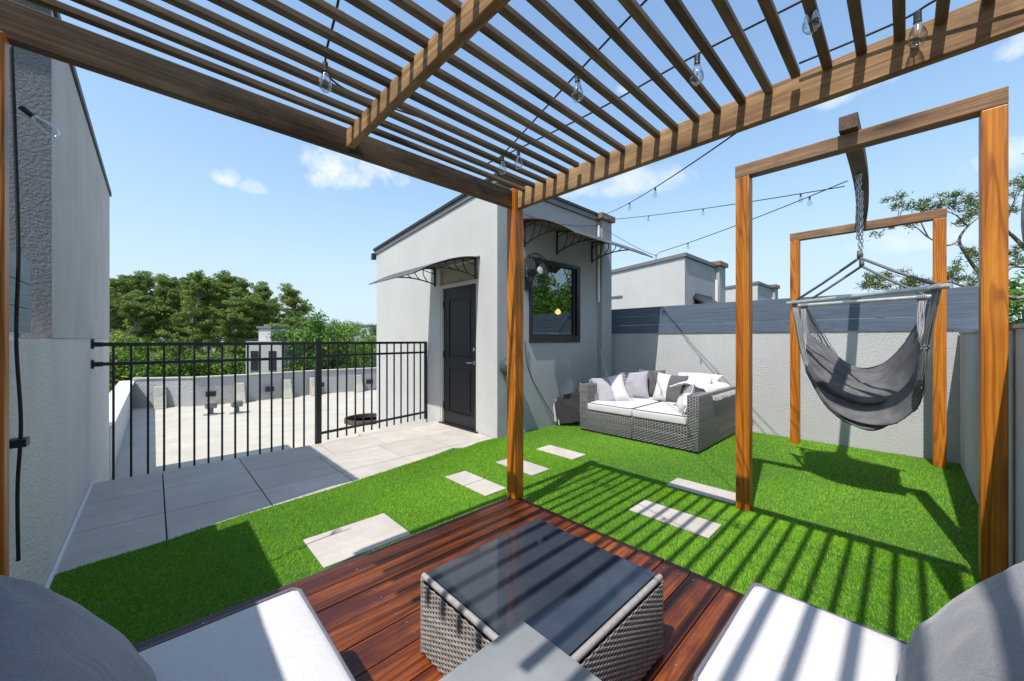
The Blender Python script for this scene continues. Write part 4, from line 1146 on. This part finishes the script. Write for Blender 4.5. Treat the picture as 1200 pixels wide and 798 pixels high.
def tree(name, key, loc, H, rz, label, group, cat='tree'):
    tr, cr, H0, mat = protos[key]
    root = thing(name, label, cat, loc, group); root.rotation_euler = (0,0,rz)
    if key not in pl_count:
        z = Vector((0,0,0))
        t = tr.build('trunk', M['bark_grey'] if key[0]=='pine' else M['bark']); c = cr.build('crown', mat, attr=True); pl_count[key] = (t.data, c.data)
    else:
        t = bpy.data.objects.new('trunk', pl_count[key][0]); c = bpy.data.objects.new('crown', pl_count[key][1]); COL.objects.link(t); COL.objects.link(c)
    for o in (t,c): o.parent = root
    root.scale = (H/H0,)*3
    return root
for s_ in (1,2,3,4): proto('pine', s_, 17, M['pine_leaf'])
for s_ in (11,12,13): proto('oak', s_, 12, M['oak_leaf'])
for s_ in (21,22): proto('bush', s_, 9, M['bush_leaf'])
def at(u, D):
    """ground position for a bearing u across the view and a depth D"""
    t = (u-600)/440; return ((.690+.7235*t)*D, (.7235-.690*t)*D, -8)
rt = random.Random(5)
GP = 'pines in the wood beyond the roof'
for u, D, top in [(110,46,322),(138,44,326),(165,50,322),(190,44,325),(214,50,332),(236,43,318),(262,46,321),(285,50,330),(306,44,334),(318,46,350),(122,60,326),(150,56,328),(200,58,330),(250,58,326),(92,52,320),(280,60,334),(176,62,322),(226,62,324),(302,60,340),(273,40,352),(150,40,350),(250,54,330),(190,56,330),(145,64,326),(206,66,326),(233,48,334),(310,58,344),(268,64,328),(292,41,352),(160,42,344),(131,54,330)]:
    Hh = (9.27+(400-top)*D/440)*.955
    tree('pine_tree', ('pine', rt.choice((1,2,3,4))), at(u,D), Hh, rt.uniform(0,6), 'tall slender pine in the wood beyond the white roof', GP)
tree('pine_tree', ('pine',2), at(336,36), 9.27+56*36/440, 1.0, 'single pine crown rising above the round broadleaf trees', None)
GO = 'round broadleaf trees beyond the roof'
for u, D, top in [(345,33,380),(366,30,366),(392,31,372),(414,36,376),(432,40,378),(330,38,384),(452,42,382),(352,46,372),(405,50,374)]:
    tree('broadleaf_tree', ('oak', rt.choice((11,12,13))), at(u,D), 9.27+(400-top)*D/440, rt.uniform(0,6), 'rounded dense green tree right of the pines', GO)
GB = 'bushes at the foot of the pines'
for u, D, top in [(130,30,388),(155,28,380),(185,30,392),(210,27,402),(238,28,410),(265,29,408),(290,30,412),(318,28,410),(172,26,404),(120,26,396)]:
    tree('bush', ('bush', rt.choice((21,22))), at(u,D), 9.27+(400-top)*D/440, rt.uniform(0,6), 'bright yellow green bush in front of the pines', GB, 'bush')
tree('broadleaf_tree', ('oak',12), (26.5,-3.9,-8), 12.3, 2.0, 'green tree behind the right wall beside the big post', None)
for x, y, H_ in ((14,-7,12.5),(17,-9,14),(20.5,-9.5,13.5),(12,-11,13),(24,-12,16)):
    tree('broadleaf_tree', ('oak', rt.choice((11,12,13))), (x,y,-8), H_, rt.uniform(0,6), 'green tree outside the right wall, mirrored in the window', 'trees mirrored in the window')
# near pine with bare limbs
def w3(u, v, D):
    t = (u-600)/440; return Vector(((.690+.7235*t)*D, (.7235-.690*t)*D, 1.27-(v-400)*D/440))
np_ = thing('pine_tree', 'sparse pine with bare crooked limbs and needle tufts behind the hammock', 'tree', tuple(w3(1262,2200,9.6)*0+Vector((18.0,-2.9,-8))))
tr = MB(); cr = MB(); rg = random.Random(9)
trunk = [Vector((18.0,-2.9,-8)), Vector((17.9,-2.9,-3)), w3(1225,420,9.8), w3(1215,330,9.7), w3(1203,260,9.6), w3(1212,190,9.6), w3(1222,130,9.6)]
tr.tube(catmull(trunk,30), [.17*(1-.7*i/29) for i in range(30)], 8)
limbs = [([(1215,345,9.7),(1185,352,9.4),(1150,325,9.0),(1132,300,8.8),(1124,284,8.7),(1134,268,8.7),(1150,255,8.8)],.055),
 ([(1124,284,8.7),(1110,290,8.5),(1088,281,8.3),(1072,268,8.2),(1052,266,8.1)],.024),
 ([(1088,281,8.3),(1079,262,8.2),(1078,248,8.2)],.016),
 ([(1134,268,8.7),(1122,256,8.5),(1110,250,8.4),(1098,243,8.3)],.018),
 ([(1208,300,9.7),(1190,282,9.3),(1178,268,9.1),(1186,245,9.1),(1196,225,9.2)],.05),
 ([(1178,268,9.1),(1160,262,8.9),(1146,240,8.8),(1130,232,8.7),(1122,230,8.6)],.022),
 ([(1213,318,9.7),(1190,315,9.2),(1172,322,9.0),(1158,318,8.8)],.035),
 ([(1190,352,9.4),(1150,345,8.6),(1112,333,8.2),(1075,333,8.0),(1040,336,7.9),(1015,340,7.9)],.03),
 ([(1075,333,8.0),(1060,328,8.0),(1048,324,8.0)],.014),
 ([(1112,333,8.2),(1120,322,8.3),(1116,314,8.3)],.014),
 ([(1205,250,9.5),(1230,230,9.4),(1245,200,9.3)],.035)]
ends = []
for pts, r0 in limbs:
    P = catmull([w3(*p) for p in pts], 22); tr.tube(P, [r0*(1-.75*i/21) for i in range(22)], 6); ends.append((P,r0))
def tuft(c, n, L):
    tone = rg.uniform(.25,.75)
    for _ in range(n):
        d = Vector((rg.gauss(0,1),rg.gauss(0,1),rg.gauss(.35,.8))).normalized()*L*rg.uniform(.5,1.1)
        w_ = d.cross(Vector((rg.gauss(0,1),rg.gauss(0,1),rg.gauss(0,1)))).normalized()*.011
        m0 = c + Vector((rg.gauss(0,.4),rg.gauss(0,.4),rg.gauss(0,.25)))*L
        cr.cur = min(1,max(0,tone+rg.gauss(0,.15))); cr.add([m0-w_, m0+w_, m0+d], [(0,1,2)])
tf = [(1054,235),(1060,240),(1075,243),(1052,263),(1043,268),(1084,244),(1122,228),(1130,236),(1138,243),(1118,246),(1124,262),(1140,256),(1146,250),(1152,240),(1134,298),(1140,306),(1146,300),(1018,336),(1030,334),(1040,330),(1050,326),(1062,330),(1074,332),(1084,336),(1092,330),(1114,318),(1120,326),(1131,330),(1142,334),(1152,330),(1110,330),(1188,222),(1196,214),(1202,228),(1194,238),(1186,247),(1204,208),(1190,300),(1198,292),(1204,306),(1182,312),(1176,330),(1166,318),(1048,342),(1026,342),(1066,340),(1230,205),(1240,196),(1222,140),(1215,180),(1225,165),(1110,242),(1100,240)]
for u, v in tf:
    D = 8.3 + (u-1100)*.006 + rg.uniform(-.4,.4); c = w3(u,v,D)
    for _ in range(3): tuft(c+Vector((rg.gauss(0,.12),rg.gauss(0,.12),rg.gauss(0,.07))), 42, .13)
    # twig to the nearest limb
    best = min((p for P,_r in ends for p in P), key=lambda p: (p-c).length)
    if (best-c).length < 1.4: tr.tube([best,(best+c)/2+Vector((0,0,.03)),c], [.010,.008,.004], 4)
tr.build('trunk', M['bark_grey'], np_, smooth=True); cr.build('crown', M['needle'], np_, attr=True)
# far-off wood on the horizon, one mass
m = MB(); rg = random.Random(77)
for i in range(420):
    a = rg.uniform(0,2*PI); R_ = rg.uniform(110,170); c = (math.cos(a)*R_, math.sin(a)*R_, rg.uniform(-7,.6))
    leafquads(m, c, (6,6,3.2), 16, 1.5, rg)
tag(m.build('far_wood', M['oak_leaf'], attr=True), 'distant wood along the horizon', 'wood', kind='stuff')

# far grey buildings among the trees
def far_block(label, u0, u1, D, zb, zt, steps):
    a = Vector(at(u0,D)); b = Vector(at(u1,D)); d = (b-a).normalized(); n = Vector((d.y,-d.x,0)); 
    if n.dot(a) > 0: n = -n
    w = (b-a).length
    o = thing('far_building', label, 'building', (a.x,a.y,-8)); Mx = Matrix(((d.x,-n.x,0,a.x),(d.y,-n.y,0,a.y),(0,0,1,0),(0,0,0,1)))
    m = MB(); m.obox(Mx,0,w,0,9,-8,zb); m.build('wall', M['brick_far'], o)
    for (f0,f1,z,dp) in steps:
        m = MB(); m.obox(Mx,w*f0,w*f1,.3,dp,zb+.005,z); m.build('tower', M['door_wall'], o)
        m = MB(); m.obox(Mx,w*f0-.1,w*f1+.1,.2,dp+.1,z+.005,z+.16); m.build('roof_trim', M['fascia'], o)
    nw = max(2,int(w/2.2))
    for i in range(nw):
        m = MB(); m.obox(Mx,w*(i+.3)/nw,w*(i+.7)/nw,-.06,-.01,-.9,.5); m.build('window', M['black'], o)
    return o
far_block('stepped grey building left of the round trees', 288, 330, 27, 1.2, 2, [(.28,.62,2.05,4)])
far_block('grey row house with towers at the right end of the trees', 396, 470, 38, 1.6, 2, [(.02,.16,2.3,5),(.32,.48,2.6,5),(.62,.78,2.4,5)])

# ------------------------------------------------------------------ sky, sun, camera
W = bpy.data.worlds.new('World'); S.world = W; W.use_nodes = True
nt = W.node_tree; bg = nt.nodes['Background']
sky = nt.nodes.new('ShaderNodeTexSky'); sky.sky_type = 'NISHITA'; sky.sun_disc = False
sky.sun_elevation = math.asin(SUN.z); sky.sun_rotation = math.atan2(SUN.x, SUN.y)
sky.air_density = 1.0; sky.dust_density = .7; sky.ozone_density = 2.4; sky.altitude = 0
tc = nt.nodes.new('ShaderNodeTexCoord'); 
nrm = nt.nodes.new('ShaderNodeVectorMath'); nrm.operation = 'NORMALIZE'; nt.links.new(tc.outputs['Generated'], nrm.inputs[0])
dvec = nrm.outputs[0]
nz = nt.nodes.new('ShaderNodeTexNoise'); nz.inputs['Scale'].default_value = 13; nz.inputs['Detail'].default_value = 9; nz.inputs['Roughness'].default_value = .58
nt.links.new(dvec, nz.inputs['Vector'])
def mth(op, a, b=None, clamp=False):
    n = nt.nodes.new('ShaderNodeMath'); n.operation = op; n.use_clamp = clamp
    for i, v in ((0,a),(1,b)):
        if v is None: continue
        if hasattr(v,'is_linked'): nt.links.new(v, n.inputs[i])
        else: n.inputs[i].default_value = v
    return n.outputs[0]
def dot(v):
    n = nt.nodes.new('ShaderNodeVectorMath'); n.operation = 'DOT_PRODUCT'; nt.links.new(dvec, n.inputs[0]); n.inputs[1].default_value = v
    return n.outputs['Value']
total = None
for u, v, w_, h_, dens in [(402,206,66,36,1),(262,213,20,14,.7),(296,224,18,11,.6),(712,220,95,24,.55),(990,112,48,24,.6),(735,106,14,11,.6),(1195,55,34,26,.8),(1200,185,38,30,.7),(1075,285,90,22,.35),(60,-140,220,70,.8),(1500,120,220,70,.8)]:
    c = Vector((.690+.7235*(u-600)/440, .7235-.690*(u-600)/440, -(v-400)/440)); ln = c.length; c.normalize()
    rgt = c.cross(Vector((0,0,1))).normalized(); up = rgt.cross(c)
    k = 440*ln*.93
    a = mth('MULTIPLY', dot(rgt), k/w_); b = mth('MULTIPLY', dot(up), k/h_)
    # flat underside: stretch the lower half
    b = mth('MULTIPLY', b, mth('ADD', 1.0, mth('MULTIPLY', mth('LESS_THAN', b, 0.0), .6)))
    r2 = mth('ADD', mth('MULTIPLY', a, a), mth('MULTIPLY', b, b))
    val = mth('ADD', mth('SUBTRACT', .75, r2), mth('MULTIPLY', mth('SUBTRACT', nz.outputs['Fac'], .5), 3.4))
    val = mth('MULTIPLY', mth('MULTIPLY', val, .9, True), dens)
    val = mth('MULTIPLY', val, mth('GREATER_THAN', dot(c), .3))
    total = val if total is None else mth('MAXIMUM', total, val)
mx = nt.nodes.new('ShaderNodeMix'); mx.data_type = 'RGBA'
tint = nt.nodes.new('ShaderNodeMix'); tint.data_type = 'RGBA'; tint.blend_type = 'MULTIPLY'; tint.inputs[0].default_value = 1
tint.inputs[7].default_value = (.80,.815,.80,1); nt.links.new(sky.outputs[0], tint.inputs[6])
sep = nt.nodes.new('ShaderNodeSeparateColor'); nt.links.new(tint.outputs[2], sep.inputs[0])
cmb = nt.nodes.new('ShaderNodeCombineColor')
for i, w_ in enumerate((1.85, 2.35, 2.9)):      # hazy horizon levels off instead of burning out
    c_ = sep.outputs[i]; q_ = mth('POWER', mth('ADD', 1.0, mth('POWER', mth('MULTIPLY', c_, 1/w_), 4.0)), .25)
    nt.links.new(mth('DIVIDE', c_, q_), cmb.inputs[i])
nt.links.new(total, mx.inputs[0]); nt.links.new(cmb.outputs[0], mx.inputs[6]); mx.inputs[7].default_value = (3.0,3.0,3.0,1)
nt.links.new(mx.outputs[2], bg.inputs['Color']); bg.inputs['Strength'].default_value = .15

sl = bpy.data.lights.new('sun', 'SUN'); sl.energy = 2.1; sl.angle = math.radians(.5); sl.color = (1,.955,.89)
so = bpy.data.objects.new('sun', sl); COL.objects.link(so); so.rotation_euler = (-SUN).to_track_quat('-Z','Y').to_euler(); so.location = (-5,-1,9)
cam = bpy.data.cameras.new('camera'); co = bpy.data.objects.new('camera', cam); COL.objects.link(co)
cam.sensor_width = 36; cam.lens = 36*440/1200; cam.clip_start = .02; cam.clip_end = 2000
cam.shift_y = -.0008
co.location = (0,0,1.27); co.rotation_euler = (PI/2,0,-math.atan2(.690,.7235))
S.camera = co
S.render.resolution_x = 1024; S.render.resolution_y = 680
S.view_settings.view_transform = 'Standard'; S.view_settings.look = 'None'; S.view_settings.gamma = 1; S.view_settings.exposure = 1.38
S.render.engine = 'CYCLES'
S.cycles.max_bounces = 8; S.cycles.transparent_max_bounces = 12
